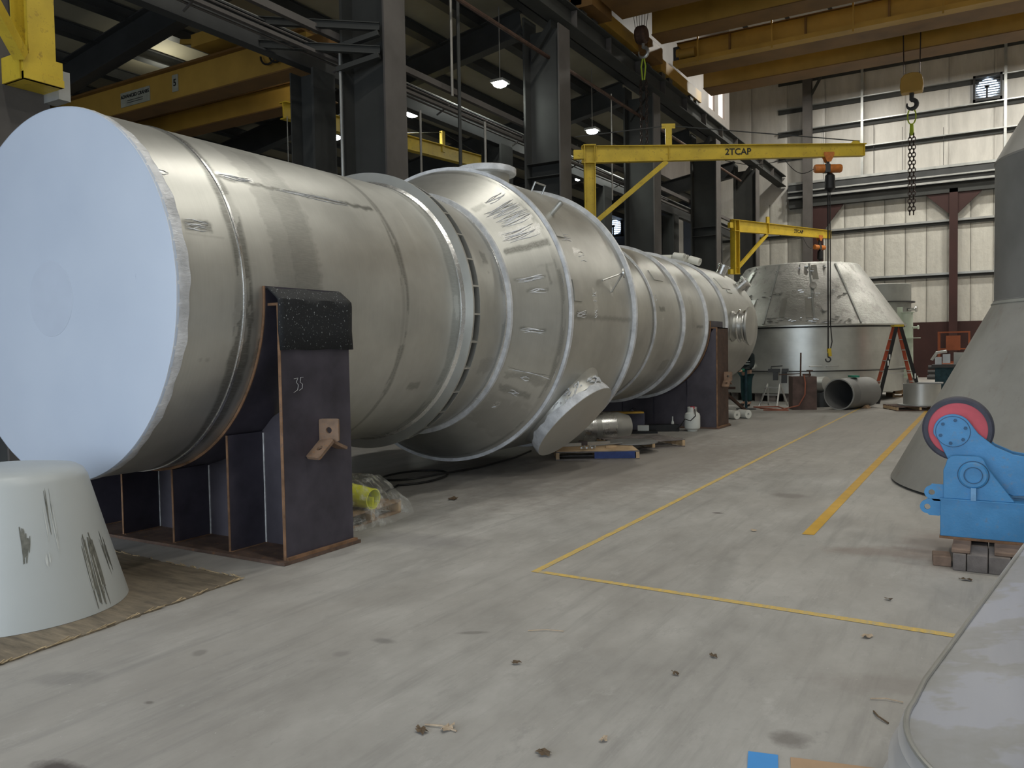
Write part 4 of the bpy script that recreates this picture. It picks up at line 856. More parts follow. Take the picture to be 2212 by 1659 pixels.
sc = [(8.36, 8.84, 44, 49, 7), (8.42, 8.86, 38, 43, 7), (8.34, 8.80, 30, 36, 5), (8.32, 8.68, 12.2, 14.0, 4), (8.46, 8.68, 7.0, 8.6, 3), (8.36, 8.66, -9.6, -7.6, 4), (8.5, 8.62, -30, -28, 2), (8.46, 8.60, -37.5, -35.5, 3), (8.40, 8.46, -47, -43, 1), (8.3, 8.85, -27, -25, 1),
      (9.10, 9.42, -2.2, .0, 5), (9.62, 9.74, -2, 1, 3), (9.60, 9.74, 4, 9, 3), (9.10, 9.5, 28, 32, 3), (9.45, 9.7, 20, 24, 2), (3.84, 4.06, 16.8, 20.4, 5), (3.76, 3.88, 34.8, 36.4, 2), (4.34, 4.75, 39.2, 41.0, 3), (4.9, 5.9, 38.0, 39.8, 3), (8.5, 8.8, 52, 55, 3), (13.2, 13.3, 12, 20, 2), (9.0, 9.6, 60, 62, 2)]
for k, (y0, y1, a0, a1, n) in enumerate(sc): scribble(y0, y1, a0, a1, n, seed=k, w_=.007 if y1 > 8 else .004)
# paper rolls lying on the vessel
for k, (x, y, r_) in enumerate([(-5.93, 17.60, .085), (-5.98, 17.98, .085), (-6.22, 17.62, .06), (-5.66, 17.86, .085)]):
    zz = VZ + math.sqrt(VR ** 2 - (x - VX) ** 2) + r_ + .03 + .06 * abs(x - VX)
    ax_ = Vector((-.93, .12, .93 * (x - VX) / math.sqrt(VR ** 2 - (x - VX) ** 2) * .6)); 
    o = MB().lathe([(.03, 0), (r_, 0), (r_, .26), (.03, .26), (.03, 0)], (x, y, zz), ax_, 24).obj('paper_roll', 'paper')
    tag(o, ['white paper roll on top of the vessel, second from the right', 'white paper roll on the vessel lying deepest behind the others', 'smallest white roll, leftmost on top of the vessel', 'white paper roll, rightmost on top of the vessel'][k], 'roll', 'paper rolls on top of the vessel')

# ------------------------------------------------------------------ saddles
def saddle(y0, y1, lab, fplate=False, chalk=None, x_out=-4.78):
    t = thing('steel_saddle', lab, 'saddle', (VX, (y0 + y1) / 2, 0)); r = VR + .004
    x0 = 2 * VX - x_out; ym = (y0 + y1) / 2 + .0
    MB().box((x0 - .05, y0 - .06, .002), (x_out + .04, y1 + .05, .028)).obj('base_plate', 'rust_base', t)
    for sgn, nm in ((1, 'side_plate'), (-1, 'side_plate')):
        xx = x_out if sgn > 0 else x0
        MB().box((min(xx, xx - sgn * .025), y0, .028), (max(xx, xx - sgn * .025), y1, 2.06)).obj(nm, 'mill' if not fplate else 'rust_brown', t)
    q = MB(); vs = []; fs = []; K = 80
    for i in range(K + 1):
        a_ = R_(2.0 - 184.0 * i / K)
        for (yy, rr) in ((y0 - .03, r), (y1 + .03, r), (y1 + .03, r + .02), (y0 - .03, r + .02)): vs.append((VX + rr * math.cos(a_), yy, VZ + rr * math.sin(a_)))
    for i in range(K):
        for j in range(4): fs.append((i * 4 + j, (i + 1) * 4 + j, (i + 1) * 4 + (j + 1) % 4, i * 4 + (j + 1) % 4))
    fs += [(0, 1, 2, 3), (K * 4 + 3, K * 4 + 2, K * 4 + 1, K * 4)]
    q.add(vs, fs); q.obj('cradle_plate', 'mill', t)
    q = MB(); vs = []; fs = []
    for i in range(K + 1):
        a_ = R_(2.0 - 184.0 * i / K)
        for (yy, rr) in ((y0 - .034, r - .001), (y0 - .026, r - .001), (y0 - .026, r + .021), (y0 - .034, r + .021)): vs.append((VX + rr * math.cos(a_), yy, VZ + rr * math.sin(a_)))
    for i in range(K):
        for j in range(4): fs.append((i * 4 + j, (i + 1) * 4 + j, (i + 1) * 4 + (j + 1) % 4, i * 4 + (j + 1) % 4))
    fs += [(0, 1, 2, 3), (K * 4 + 3, K * 4 + 2, K * 4 + 1, K * 4)]
    q.add(vs, fs); q.obj('cradle_edge', 'rust', t)
    zarc = lambda x: VZ - math.sqrt(max(0, (r + .02) ** 2 - (x - VX) ** 2))
    if fplate:
        q = MB(); xs = np.linspace(x0 + .03, x_out - .025, 60); poly = [(x, .028) for x in (xs[0], xs[-1])] + [(x, min(zarc(x), 2.05)) for x in xs[::-1]]
        q.prism([(p_[0], p_[1]) for p_ in poly], 0, .02, Matrix(((1, 0, 0, 0), (0, 0, 1, y0 + .02), (0, 1, 0, 0), (0, 0, 0, 1)))); q.obj('web_plate', 'mill_mid', t)
    else:
        q = MB(); xs = np.linspace(x0 + .03, x_out - .025, 80)
        lim = lambda x: 1.08 + max(0, (abs(x - VX) - 1.0)) * .48
        poly = [(xs[0], .028), (xs[-1], .028)] + [(x, min(zarc(x), lim(x))) for x in xs[::-1]]
        q.prism(poly, 0, .018, Matrix(((1, 0, 0, 0), (0, 0, 1, ym - .009), (0, 1, 0, 0), (0, 0, 0, 1)))); q.obj('web_plate', 'mill_mid', t)
    for x in (-5.43, -6.15, -6.87, -7.45):
        zt = min(zarc(x + .01), zarc(x - .01)) 
        MB().box((x - .010, y0, .028), (x + .010, ym - .01, zt)).obj('rib', 'mill', t)
        MB().box((x - .010, ym + .01, .028), (x + .010, y1, zt)).obj('rib', 'mill', t)
        if not fplate:
            MB().tube([(x + .014, ym - .014, .03), (x + .014, ym - .014, (zt * .5)), (x + .014, ym - .014, zt - .01)], .008, 6).obj('weld_seam', 'weld', t)
            MB().box((x - .011, y0 - .004, .028), (x + .011, y0 + .001, zt)).obj('cut_edge', 'rust', t)
            MB().box((x - .02, y0, .026), (x + .03, ym, .032)).obj('rust_strip', 'rust', t)
    MB().box((x_out - .027, y0 - .004, .028), (x_out + .002, y0 + .001, 2.06)).obj('cut_edge', 'rust', t)
    MB().box((x_out - .01, y0, .026), (x_out + .03, y1 + .02, .05)).obj('rust_strip', 'rust', t)
    MB().box((VX + r - .0, y0 - .002, 2.04), (x_out, y1, 2.06)).obj('top_plate', 'rust', t)
    # bent lug with two holes
    if not fplate: yc, zc = 4.93, .97
    else: yc, zc = y0 + .45, 1.0
    def plate_hole(P0, U, Vv, Wn, w_, h_, th, hr, nm='lug'):
        q = MB(); K2 = 64; vs = []; fs = []; U = Vector(U); Vv = Vector(Vv); Wn = Vector(Wn); P0 = Vector(P0)
        for s_ in (0, th):
            for k in range(K2):
                a_ = 2 * math.pi * k / K2; cx_, sx_ = math.cos(a_), math.sin(a_); sc = 1 / max(abs(cx_) / (w_ / 2), abs(sx_) / (h_ / 2)); 
                rad = min(sc, math.hypot(w_, h_) / 2 * .94)
                vs.append(P0 + U * (cx_ * rad) + Vv * (sx_ * rad) + Wn * s_)
            for k in range(K2):
                a_ = 2 * math.pi * k / K2; vs.append(P0 + U * (math.cos(a_) * hr) + Vv * (math.sin(a_) * hr) + Wn * s_)
        for k in range(K2):
            k2 = (k + 1) % K2; o2 = 2 * K2
            fs += [(k, k2, K2 + k2, K2 + k), (o2 + k, o2 + K2 + k, o2 + K2 + k2, o2 + k2), (k, o2 + k, o2 + k2, k2), (K2 + k, K2 + k2, o2 + K2 + k2, o2 + K2 + k)]
        return q.add(vs, fs)
    L_ = thing_part = plate_hole((x_out + .085, yc - .0, zc + .055), (.94, .34, 0), (0, 0, 1), (-.34, .94, 0), .17, .19, .024, .026).obj('lug', 'rust_lug', t)
    plate_hole((x_out + .075, yc - .085, zc - .10), (0, .80, .60), (1, 0, 0), (0, -.60, .80), .22, .15, .024, .026).obj('lug', 'rust_lug', t)
    MB().bar((x_out + .06, yc + .01, zc - .035), (x_out + .06, yc + .18, zc - .11), .12, .024, (0, .4, .9)).obj('lug_gusset', 'rust_lug', t)
    if chalk:
        q = MB(); X_ = x_out + .004
        for st in ([(0, .09), (.035, .095), (.02, .06), (.038, .04), (.03, .0), (-.005, -.02)], [(.085, .10), (.062, .10), (.055, .06), (.075, .045), (.072, .01), (.045, -.005)]):
            q.tube([(X_, 4.64 + u_ * 1.2, 1.37 + v_) for u_, v_ in st], .0022, 5)
        q.obj('chalk_number', 'weld', t)
    return t
saddle(4.51, 5.29, 'near dark steel saddle with rusty edges, under the front of the vessel', False, '35')
saddle(16.18, 16.95, 'far dark steel saddle behind the white gas bottle', True)
# black mat over the horn
q = MB(); prof = [(-4.90, 2.165), (-4.885, 2.172), (-4.80, 2.110), (-4.772, 2.085), (-4.766, 2.05), (-4.770, 1.85), (-4.768, 1.69)]
vs = []; fs = []; K = 14
for i, (x, z) in enumerate(prof):
    for j in range(K + 1): vs.append((x + .004 * math.sin(j * 1.3 + i), 4.485 + (.83) * j / K + (.01 if i > 5 else 0), z + .004 * math.sin(j * .9 + i * 2)))
for i in range(len(prof) - 1):
    for j in range(K): a_ = i * (K + 1) + j; fs.append((a_, a_ + 1, a_ + K + 2, a_ + K + 1))
o = MB().add(vs, fs, False).obj('rubber_mat', 'mat'); so = o.modifiers.new('thickness', 'SOLIDIFY'); so.thickness = .012; so.offset = 1
tag(o, 'black speckled rubber mat draped over the near saddle horn', 'mat')

# ================================================================== FOREGROUND LEFT
q = MB(); prof = [(.702, .012), (.69, .06), (.57, .5), (.475, .86), (.45, .905), (.41, .93), (.30, .945), (0, .95)]
P2 = [(.66, .012)] + prof
o = q.lathe(P2, (-5.621, 2.872, 0), (0, 0, 1), 128).obj('tapered_drum', 'primer'); tag(o, 'pale grey tapered metal drum with scuffs, standing on the plywood sheet', 'drum')
# scuffs on the drum as a thin painted layer of its own
def drum_r(z): 
    for (r0, z0), (r1, z1) in zip(prof[:-1], prof[1:]):
        if z0 <= z <= z1: return r0 + (r1 - r0) * (z - z0) / (z1 - z0)
    return .5
def scuff(a0, a1, z0, z1, n, mat, wd, name='scuff_mark', seed=1):
    rr = random.Random(seed); q = MB()
    for k in range(n):
        a_ = a0 + (a1 - a0) * rr.random(); za = z0 + (z1 - z0) * rr.random() * .35; zb_ = z1 - (z1 - z0) * rr.random() * .35; sl = rr.uniform(-2, 2); w_ = wd * rr.uniform(.4, 1.3)
        vs = []
        for i in range(7):
            f_ = i / 6; z = za + (zb_ - za) * f_; r = drum_r(z) + .0025; ww = w_ * (.3 + .7 * math.sin(math.pi * (f_ * .9 + .05))) / r
            for s_ in (-1, 1): an = R_(a_ + sl * f_) + s_ * ww; vs.append((-5.621 + r * math.cos(an), 2.872 + r * math.sin(an), z))
        q.add(vs, [(2 * i, 2 * i + 1, 2 * i + 3, 2 * i + 2) for i in range(6)], True)
    ob = q.obj(name, mat); ob.parent = o; return ob
M['scuff'] = paint('dark_scuff', rgb(122, 122, 114), .5, .3, .3, 30); M['shiny_scuff'] = paint('bright_scuff', rgb(222, 226, 224), .2, .3, .1, 20)
scuff(15, 25, .03, .52, 22, 'scuff', .007, seed=2); scuff(14, 22, .05, .5, 5, 'shiny_scuff', .003, seed=3); scuff(-21, -17, .40, .63, 16, 'scuff', .006, seed=4)
scuff(-9, 3, .38, .84, 4, 'shiny_scuff', .004, seed=6); scuff(-6, 4, .55, .85, 4, 'scuff', .0025, seed=8); scuff(-9, -5, .36, .45, 5, 'shiny_scuff', .004, seed=9); scuff(33, 40, .2, .5, 5, 'scuff', .005, seed=11)
# plywood sheet with splintered edges
q = MB(); c0 = [(-4.75, 4.05), (-6.5, 4.12), (-8.0, .5), (-4.55, 1.75)]
out = []
for i in range(4):
    (x0, y0), (x1, y1) = c0[i], c0[(i + 1) % 4]; n_e = 40
    for k in range(n_e): f_ = k / n_e; j_ = .012 * (random.random() - .5) * (2 if i in (0, 3) else 1); out.append((x0 + (x1 - x0) * f_ + j_, y0 + (y1 - y0) * f_ + j_))
q.prism(out, .0, .010); o = q.obj('plywood_sheet', 'plywood'); tag(o, 'worn plywood sheet on the floor under the pale drum', 'board')
# splinters along the two front edges
q = MB()
for k in range(110):
    f_ = random.random(); x0, y0, x1, y1 = (c0[3][0], c0[3][1], c0[0][0], c0[0][1]) if k < 75 else (c0[0][0], c0[0][1], c0[1][0], c0[1][1])
    x = x0 + (x1 - x0) * f_; y = y0 + (y1 - y0) * f_; a_ = math.atan2(y1 - y0, x1 - x0) + random.uniform(-.3, .3); L = random.uniform(.02, .09)
    q.bar((x, y, .011), (x + L * math.cos(a_), y + L * math.sin(a_), .013 + random.random() * .012), .006, .004)
ob = q.obj('splintered_edge', 'edge_wood'); ob.parent = o; ob['kind'] = 'stuff'

# ------------------------------------------------------------------ shrink-wrapped pallet behind the saddle
def pallet(lab, origin, rz, L, Wd, mat='wood', h=.13, blue=False, group=None):
    t = thing('wooden_pallet', lab, 'pallet', origin, rz, group, local=True)
    q = MB()
    for i in range(6): y = -Wd / 2 + i * (Wd - .1) / 5; q.box((-L / 2, y, h - .018), (L / 2, y + .1, h))
    q.obj('deck_board', mat, t)
    q = MB()
    for x in (-L / 2, -.025, L / 2 - .05): q.box((x, -Wd / 2, .018), (x + .05, Wd / 2, h - .018))
    q.obj('stringer', 'wood_pale' if not blue else mat, t)
    q = MB()
    for i in range(3): y = -Wd / 2 + i * (Wd - .09) / 2; q.box((-L / 2, y, 0), (L / 2, y + .09, .018))
    q.obj('bottom_board', mat, t); return t
pallet('brown pallet inside the clear film beside the near saddle', (-5.62, 6.02, .002), R_(96), 1.0, .82)
t = thing('yellow_elbow', 'bright yellow painted pipe elbow wrapped on the pallet', 'pipe', (-5.6, 6.0, .14))
cp = [Vector((-5.95, 5.72, .30)), Vector((-5.80, 5.88, .29)), Vector((-5.60, 5.98, .27)), Vector((-5.35, 6.02, .25)), Vector((-5.17, 6.02, .235))]
MB().tube(cp, [.13, .13, .125, .108, .10], 28, cap=False).obj('elbow_body', 'yellow_pipe', t)
dd = (cp[-1] - cp[-2]).normalized(); MB().lathe([(.104, -.04), (.104, .0), (.093, 0), (.093, -.16)], cp[-1], dd, 32).obj('pipe_end', 'yellow_pipe', t)
q = MB(); q.bar(cp[-1] + Vector((-.06, .0, -.08)), cp[-1] + Vector((-.05, .0, .02)), .02, .10, (1, 0, 0)); q.obj('inner_flap', 'yellow_pipe', t)
o = MB().tube([(-5.75, 5.56, .255), (-5.22, 5.64, .25)], .11, 24).obj('yellow_pipe', 'yellow_pipe'); tag(o, 'shorter yellow pipe behind the saddle edge under the clear film', 'pipe')
# clear film tent over the pallet
q = MB(); base = [(-5.98, 5.40), (-5.10, 5.50), (-4.99, 6.02), (-5.10, 6.56), (-5.95, 6.56), (-6.15, 6.0)]; topp = [(-5.98, 5.55, .44), (-5.28, 5.62, .43), (-5.18, 5.95, .44), (-5.42, 6.40, .40), (-5.9, 6.4, .40), (-6.05, 6.0, .43)]
vs = []; fs = []; KN = 16
for r_ in range(9):
    f_ = r_ / 8
    for i in range(6):
        for k in range(KN):
            g_ = k / KN; b0, b1 = base[i], base[(i + 1) % 6]; t0, t1 = topp[i], topp[(i + 1) % 6]
            bx, by = b0[0] + (b1[0] - b0[0]) * g_, b0[1] + (b1[1] - b0[1]) * g_; tx, ty, tz = (t0[j] + (t1[j] - t0[j]) * g_ for j in range(3))
            ang_ = (i + g_) * 1.0; wv = .012 * math.sin(ang_ * 23 + r_) + .008 * math.sin(ang_ * 51 + r_ * 2)
            e_ = f_ ** 1.6 if f_ > .3 else f_ ** 1.6
            vs.append((bx + (tx - bx) * e_ + wv * f_, by + (ty - by) * e_ + wv, .004 + tz * f_ + .004 * math.sin(ang_ * 40)))
n6 = 6 * KN
for r_ in range(8):
    for k in range(n6): fs.append((r_ * n6 + k, r_ * n6 + (k + 1) % n6, (r_ + 1) * n6 + (k + 1) % n6, (r_ + 1) * n6 + k))
fs.append(tuple(8 * n6 + k for k in range(n6)))
o = q.add(vs, fs, True).obj('plastic_wrap', 'clear'); tag(o, 'clear crinkled plastic film wrapped over the yellow pipes and their pallet', 'plastic wrap')
q = MB()
for k in range(9):
    x = -5.35 + .05 * k * math.cos(k); q.tube([(-5.22 - .03 * k, 5.72 + .02 * k, .03 + .008 * (k % 4)), (-5.18 - .02 * k, 5.85, .05 + .01 * (k % 3)), (-5.25 + .01 * k, 5.98 - .02 * k, .03)], .010, 5)
o = q.obj('black_strapping', 'black'); tag(o, 'crumpled black strapping inside the front of the clear film', 'strapping')
# cable with loop under the vessel
loop = [(-6.35 + .0 * k, 7.9, .012) for k in ()]
pts = [(-5.9, 6.8, .012), (-6.2, 7.5, .012)] + [(-6.45 + .33 * math.cos(a_), 8.35 + .55 * math.sin(a_), .012 + .003 * k) for k, a_ in enumerate(np.linspace(-1.2, -1.2 + 2 * math.pi * 1.15, 26))] + [(-6.25, 9.6, .012), (-6.3, 10.6, .012), (-6.5, 11.5, .012)]
o = MB().tube(pts, .014, 8).obj('power_cable', 'cable'); tag(o, 'black cable with one loop lying under the vessel', 'cable')

# ------------------------------------------------------------------ under the bulge: pallets, wrapped spool and loose parts
t = pallet('pallet with blue-painted edge under the wrapped nozzle', (-5.32, 11.42, 0), R_(31), 1.25, .95, 'wood_grey', .13)
MB().box((-.05, -.482, .02), (.56, -.472, .12)).obj('blue_panel', paint('faded_blue_paint', rgb(46, 64, 116), .6, 0, .25, 9), t, label='faded blue painted side')
pb = MB().box((-.62, -.47, .131), (.60, .30, .143)).obj('cardboard_sheet', 'wood_pale'); pb.location = (-5.32, 11.42, 0); pb.rotation_euler = (0, 0, R_(31)); tag(pb, 'thin tan board lying on the blue-edged pallet', 'board')
pallet('plain weathered pallet behind the blue-edged one', (-5.15, 12.9, 0), R_(51), 1.2, .9, 'wood_grey', .13)
def loc_obj(mb, name, mat, loc, rz, lab, cat, grp=None):
    o = mb.obj(name, mat); o.location = loc; o.rotation_euler = (0, 0, rz); tag(o, lab, cat, grp); return o
loc_obj(MB().box((-.26, -.03, 0), (.26, .03, .05)), 'square_tube', 'alu', (-5.75, 11.25, .146), R_(38), 'silver square tube on the tan board, left of the pair', 'tube')
loc_obj(MB().box((-.26, -.03, 0), (.26, .03, .05)), 'square_tube', 'alu', (-5.42, 11.62, .146), R_(42), 'silver square tube on the tan board, right of the pair', 'tube')
loc_obj(MB().box((-.07, -.05, 0), (.07, .05, .07)), 'clamp_block', 'chain', (-5.55, 11.50, .146), R_(20), 'dark metal clamp between the two silver tubes', 'clamp')
q = MB(); 
for k in range(6): q.tube([(-.1 + .04 * k, -.03, .02), (-.09 + .04 * k, .03, .02 + .02 * (k % 2))], .016, 6)
loc_obj(q, 'bolt_bundle', 'galv', (-5.28, 11.10, .146), R_(31), 'short bundle of steel studs at the front of the tan board', 'bolts')
loc_obj(MB().tube([(-.3, 0, .02), (.3, .06, .03)], .014, 6), 'steel_rod', 'steel_dull', (-5.15, 11.5, .146), R_(50), 'thin steel rod lying across the tan board', 'rod')
loc_obj(MB().box((-.08, -.03, 0), (.08, .03, .03)), 'wood_block', 'wood_pale', (-5.02, 11.38, .146), R_(31), 'small pale wooden block at the front edge of the pallet', 'block')
loc_obj(MB().lathe([(0, 0), (.42, .0), (.42, .012), (0, .012)], (0, 0, 0), (0, 0, 1), 40), 'round_plate', 'steel_dull', (-5.0, 12.15, .150), 0, 'flat grey round steel plate on the back of the pallets', 'plate')
# foil wrapped pipe spool
t = thing('pipe_spool', 'film-wrapped stainless pipe spool lying under the vessel behind the nozzle', 'pipe', (-6.2, 13.2, 0))
SA, SD = (-6.88, 12.10, .265), (.62, .785, .0)
q = MB(); q.lathe([(0, 0), (.24, 0), (.255, .03), (.26, .5), (.255, .52), (.26, .54), (.262, 1.5), (.255, 1.75), (.20, 1.93), (0, 1.98)], SA, SD, 40); q.obj('spool_body', 'steel_plain', t)
for k, (h0, h1) in enumerate(((.95, 1.2), (1.3, 1.6))):
    MB().lathe([(.263, h0), (.270, (h0 + h1) / 2), (.265, h1)], SA, SD, 40).obj('film_wrap', 'bright', t)
loc_obj(MB().box((-.7, -.12, 0), (.7, .12, .03)), 'timber_plank', 'tape_yellow', (-6.45, 14.45, .40), R_(35), 'dim yellow plank end behind the wrapped pipe spool', 'plank')
q = MB(); q.box((-.25, -.2, 0), (.25, .2, .36)); q.prism([(-.1, .36), (.1, .36), (0, .44)], -.3, .3, Matrix(((1, 0, 0, 0), (0, 0, 1, 0), (0, 1, 0, 0), (0, 0, 0, 1))))
loc_obj(q, 'steel_stand', 'mill', (-6.35, 15.5, 0), R_(20), 'dark blue-grey plate stand in the shade under the vessel', 'stand')
# gas bottle
t = thing('gas_bottle', 'white propane bottle with red valve in front of the far saddle', 'gas bottle', (-5.13, 15.62, 0))
MB().lathe([(0, .03), (.11, .03), (.15, .06), (.155, .10), (.155, .30), (.14, .35), (.09, .385), (.05, .39), (0, .39)], (-5.13, 15.62, 0), (0, 0, 1), 36).obj('bottle_body', 'white', t)
MB().lathe([(.10, 0), (.10, .035)], (-5.13, 15.62, 0), (0, 0, 1), 30).obj('foot_ring', 'white', t)
MB().lathe([(.095, .38), (.095, .48), (.088, .48), (.088, .38)], (-5.13, 15.62, 0), (0, 0, 1), 30, 20, 300).obj('collar', 'white', t)
MB().lathe([(0, .36), (.02, .36), (.02, .45), (.045, .45), (.045, .49), (0, .49)], (-5.12, 15.60, 0), (0, 0, 1), 16).obj('valve', 'red', t)
MB().tube([(-5.06, 15.56, .44), (-5.0, 15.42, .32), (-5.10, 15.42, .22), (-5.22, 15.44, .25), (-5.30, 15.42, .12), (-5.36, 15.36, .05)], .010, 6).obj('gas_hose', 'cable', t)
loc_obj(MB().box((-.30, -.12, 0), (.30, .12, .13)), 'tool_case', 'black', (-5.66, 15.42, 0), R_(28), 'black tool case on the floor left of the gas bottle', 'case')
loc_obj(MB().box((-.3, -.2, 0), (.3, .2, .04)), 'rubber_pad', 'black', (-5.95, 14.95, 0), R_(28), 'flat dark pad under the small white box', 'pad')
loc_obj(MB().box((-.11, -.07, 0), (.11, .07, .10)), 'small_box', 'white', (-5.92, 15.0, .042), R_(20), 'small white box on the floor under the vessel', 'box')
loc_obj(MB().lathe([(0, 0), (.03, 0), (.03, .14), (.012, .18), (.012, .26), (0, .26)], (0, 0, 0), (0, 0, 1), 14), 'spray_can', 'white', (-5.62, 15.85, .0), 0, 'slim white can standing behind the black case', 'can')
for k, (x, y) in enumerate([(-5.02, 18.5), (-4.84, 18.8)]):
    o = MB().lathe([(.03, 0), (.10, 0), (.10, .28), (.03, .28), (.03, 0)], (x, y, .102 ), (-.85, .5, 0), 24).obj('paper_roll', 'paper'); tag(o, ['white paper roll on the floor right of the far saddle, nearer one', 'white paper roll on the floor right of the far saddle, farther one'][k], 'roll')

# ================================================================== BACK OF THE HALL
def tank():
    t = thing('storage_tank', 'huge stainless tank with cone roof standing at the back of the hall', 'tank', (-5.40, 27.75, 0)); c = (-5.40, 27.75, 0)
    MB().lathe([(3.02, .26), (3.02, .92), (3.05, .92), (3.05, .96), (3.02, .96), (3.02, 2.22)], c, (0, 0, 1), 128).obj('shell', 'tank', t)
    MB().lathe([(3.0, 2.23), (3.11, 2.23), (3.11, 2.27), (3.0, 2.28)], c, (0, 0, 1), 128).obj('roof_flange', 'tank', t); MB().lathe([(3.022, 2.19), (3.06, 2.19), (3.06, 2.23), (3.022, 2.23)], c, (0, 0, 1), 128).obj('dark_gap_strip', 'black', t)  # black strip stands in for the shaded gap under the roof flange
    MB().lathe([(3.0, .90), (3.11, .90), (3.11, .925), (3.0, .93)], c, (0, 0, 1), 128).obj('lower_flange', 'black', t)  # coloured black to stand in for the shaded gap at this joint
    MB().lathe([(3.05, 2.28), (1.76, 4.20), (1.70, 4.23), (0, 4.24)], c, (0, 0, 1), 128).obj('cone_roof', 'tank_roof', t)
    def cone_pt(ang, f_, off=.0):
        a_ = R_(ang); r = 3.05 - 1.29 * f_ + off; return Vector((c[0] + r * math.cos(a_), c[1] + r * math.sin(a_), 2.28 + 1.92 * f_ + off * .5))
    rr = random.Random(4)
    for ang in (-128, -100, -72, -46): MB().bar(cone_pt(ang, .02, .01), cone_pt(ang, .98, .01), .05, .02, (math.cos(R_(ang)), math.sin(R_(ang)), .6)).obj('roof_seam', 'tank_dark', t)
    for ang, f0, f1 in ((-112, .1, .42), (-90, .12, .42), (-75, .1, .42), (-68, .72, .95), (-128, .6, .9)):
        MB().bar(cone_pt(ang, f0, .02), cone_pt(ang, f1, .02), .16, .02, (math.cos(R_(ang)), math.sin(R_(ang)), .6)).obj('lug_plate', 'tank', t)
    q = MB()
    for k in range(110):
        ang = rr.uniform(-150, -50); f_ = rr.choice([rr.uniform(.02, .12), rr.uniform(.02, .12), rr.uniform(.4, .55), rr.uniform(.85, .97)]); L = rr.uniform(.05, .22)
        p0 = cone_pt(ang, f_, .015); p1 = cone_pt(ang + L * 14, f_ + rr.uniform(-.01, .01), .02); q.bar(p0, p1, rr.uniform(.02, .06), .012)
    q.obj('loose_film', 'bright', t)['kind'] = 'stuff'
    for ang, f_ in ((-94, .52), (-66, .22), (-71, .58)):
        q = MB(); p0 = cone_pt(ang, f_, .0); d_ = Vector((math.cos(R_(ang)), math.sin(R_(ang)), .5)); q.lathe([(.05, 0), (.05, .12), (.10, .12), (.10, .16), (0, .16)], p0, d_, 18); q.obj('roof_nozzle', 'alu', t)
    a_ = R_(-107); MB().lathe([(.0, 0), (.06, 0), (.10, .0), (.10, .12), (.04, .13), (0, .10)], (c[0] + 3.0 * math.cos(a_), c[1] + 3.02 * math.sin(a_), 1.06), (math.cos(a_), math.sin(a_), 0), 20).obj('wall_nozzle', 'white', t)
    for a0_ in (-75, -66):
        pp = [(c[0] + rr_ * math.cos(R_(a0_ + da)), c[1] + rr_ * math.sin(R_(a0_ + da)), 1.06) for rr_, da in ((3.0, 0), (3.12, 0), (3.12, 2), (3.12, 4), (3.12, 6), (3.0, 6))]
        MB().tube(pp, .016, 6).obj('grab_rail', 'alu', t)
    q = MB()
    for k in range(14):
        a_ = R_(-150 + k * 9); q.box((c[0] + 2.8 * math.cos(a_) - .1, c[1] + 2.8 * math.sin(a_) - .1, .0), (c[0] + 2.8 * math.cos(a_) + .1, c[1] + 2.8 * math.sin(a_) + .1, .26))
    q.obj('support_block', 'wood_grey', t)
    MB().lathe([(0, .24), (3.0, .24), (3.02, .26)], c, (0, 0, 1), 96).obj('bottom_plate', 'tank_dark', t)
tank()
t = thing('storage_tank', 'darker round tank with flange behind the orange ladder', 'tank', (-3.66, 33.9, 0)); c = (-3.66, 33.9, 0)
MB().lathe([(1.02, 0), (1.02, 3.9), (.98, 3.92), (0, 3.92)], c, (0, 0, 1), 72).obj('shell', 'tank_dark', t)
MB().lathe([(1.0, 3.22), (1.16, 3.22), (1.16, 3.26), (1.0, 3.26)], c, (0, 0, 1), 72).obj('flange', 'dark_steel', t)
MB().lathe([(.05, 0), (.05, .25), (.11, .25), (.11, .3), (0, .3)], (-2.7, 33.5, 2.95), (1, -.2, 0), 18).obj('nozzle', 'alu', t)
t = thing('pipe_column', 'pale green-white flanged pipe standing behind the orange ladder', 'pipe', (-2.62, 32.2, 0)); c = (-2.62, 32.2, 0)
MB().lathe([(.19, .5), (.17, 2.78)], c, (0, 0, 1), 30).obj('pipe_body', 'green_white', t)
MB().lathe([(0, 2.78), (.22, 2.78), (.22, 2.81), (0, 2.81)], c, (0, 0, 1), 30).obj('top_flange', 'green_white', t)
MB().lathe([(.17, 1.86), (.42, 1.86), (.42, 1.89), (.17, 1.89)], c, (0, 0, 1), 30).obj('mid_flange', 'green_white', t)
MB().lathe([(.19, .46), (.34, .46), (.34, .52), (.19, .52)], c, (0, 0, 1), 30).obj('bottom_flange', 'green_white', t)
MB().box((-2.98, 32.35, .5), (-2.80, 32.4, 3.0)).obj('side_plate', 'green_white', t)
MB().lathe([(.04, 0), (.04, .16), (.07, .16), (.07, .2), (0, .2)], (-2.45, 32.15, 2.25), (1, -.2, 0), 16).obj('side_nozzle', 'green_white', t)
loc_obj(MB().box((-.5, -.25, 0), (.5, .25, .20)).lathe([(0, 0), (.13, 0), (.13, .5), (0, .5)], (-.3, -.25, .33), (0, 1, 0), 20).lathe([(0, 0), (.13, 0), (.13, .5), (0, .5)], (.1, -.25, .33), (0, 1, 0), 20), 'support_cradle', 'steel_dull', (-2.6, 32.2, 0), 0, 'low cradle with two round drums under the pale pipe', 'cradle')

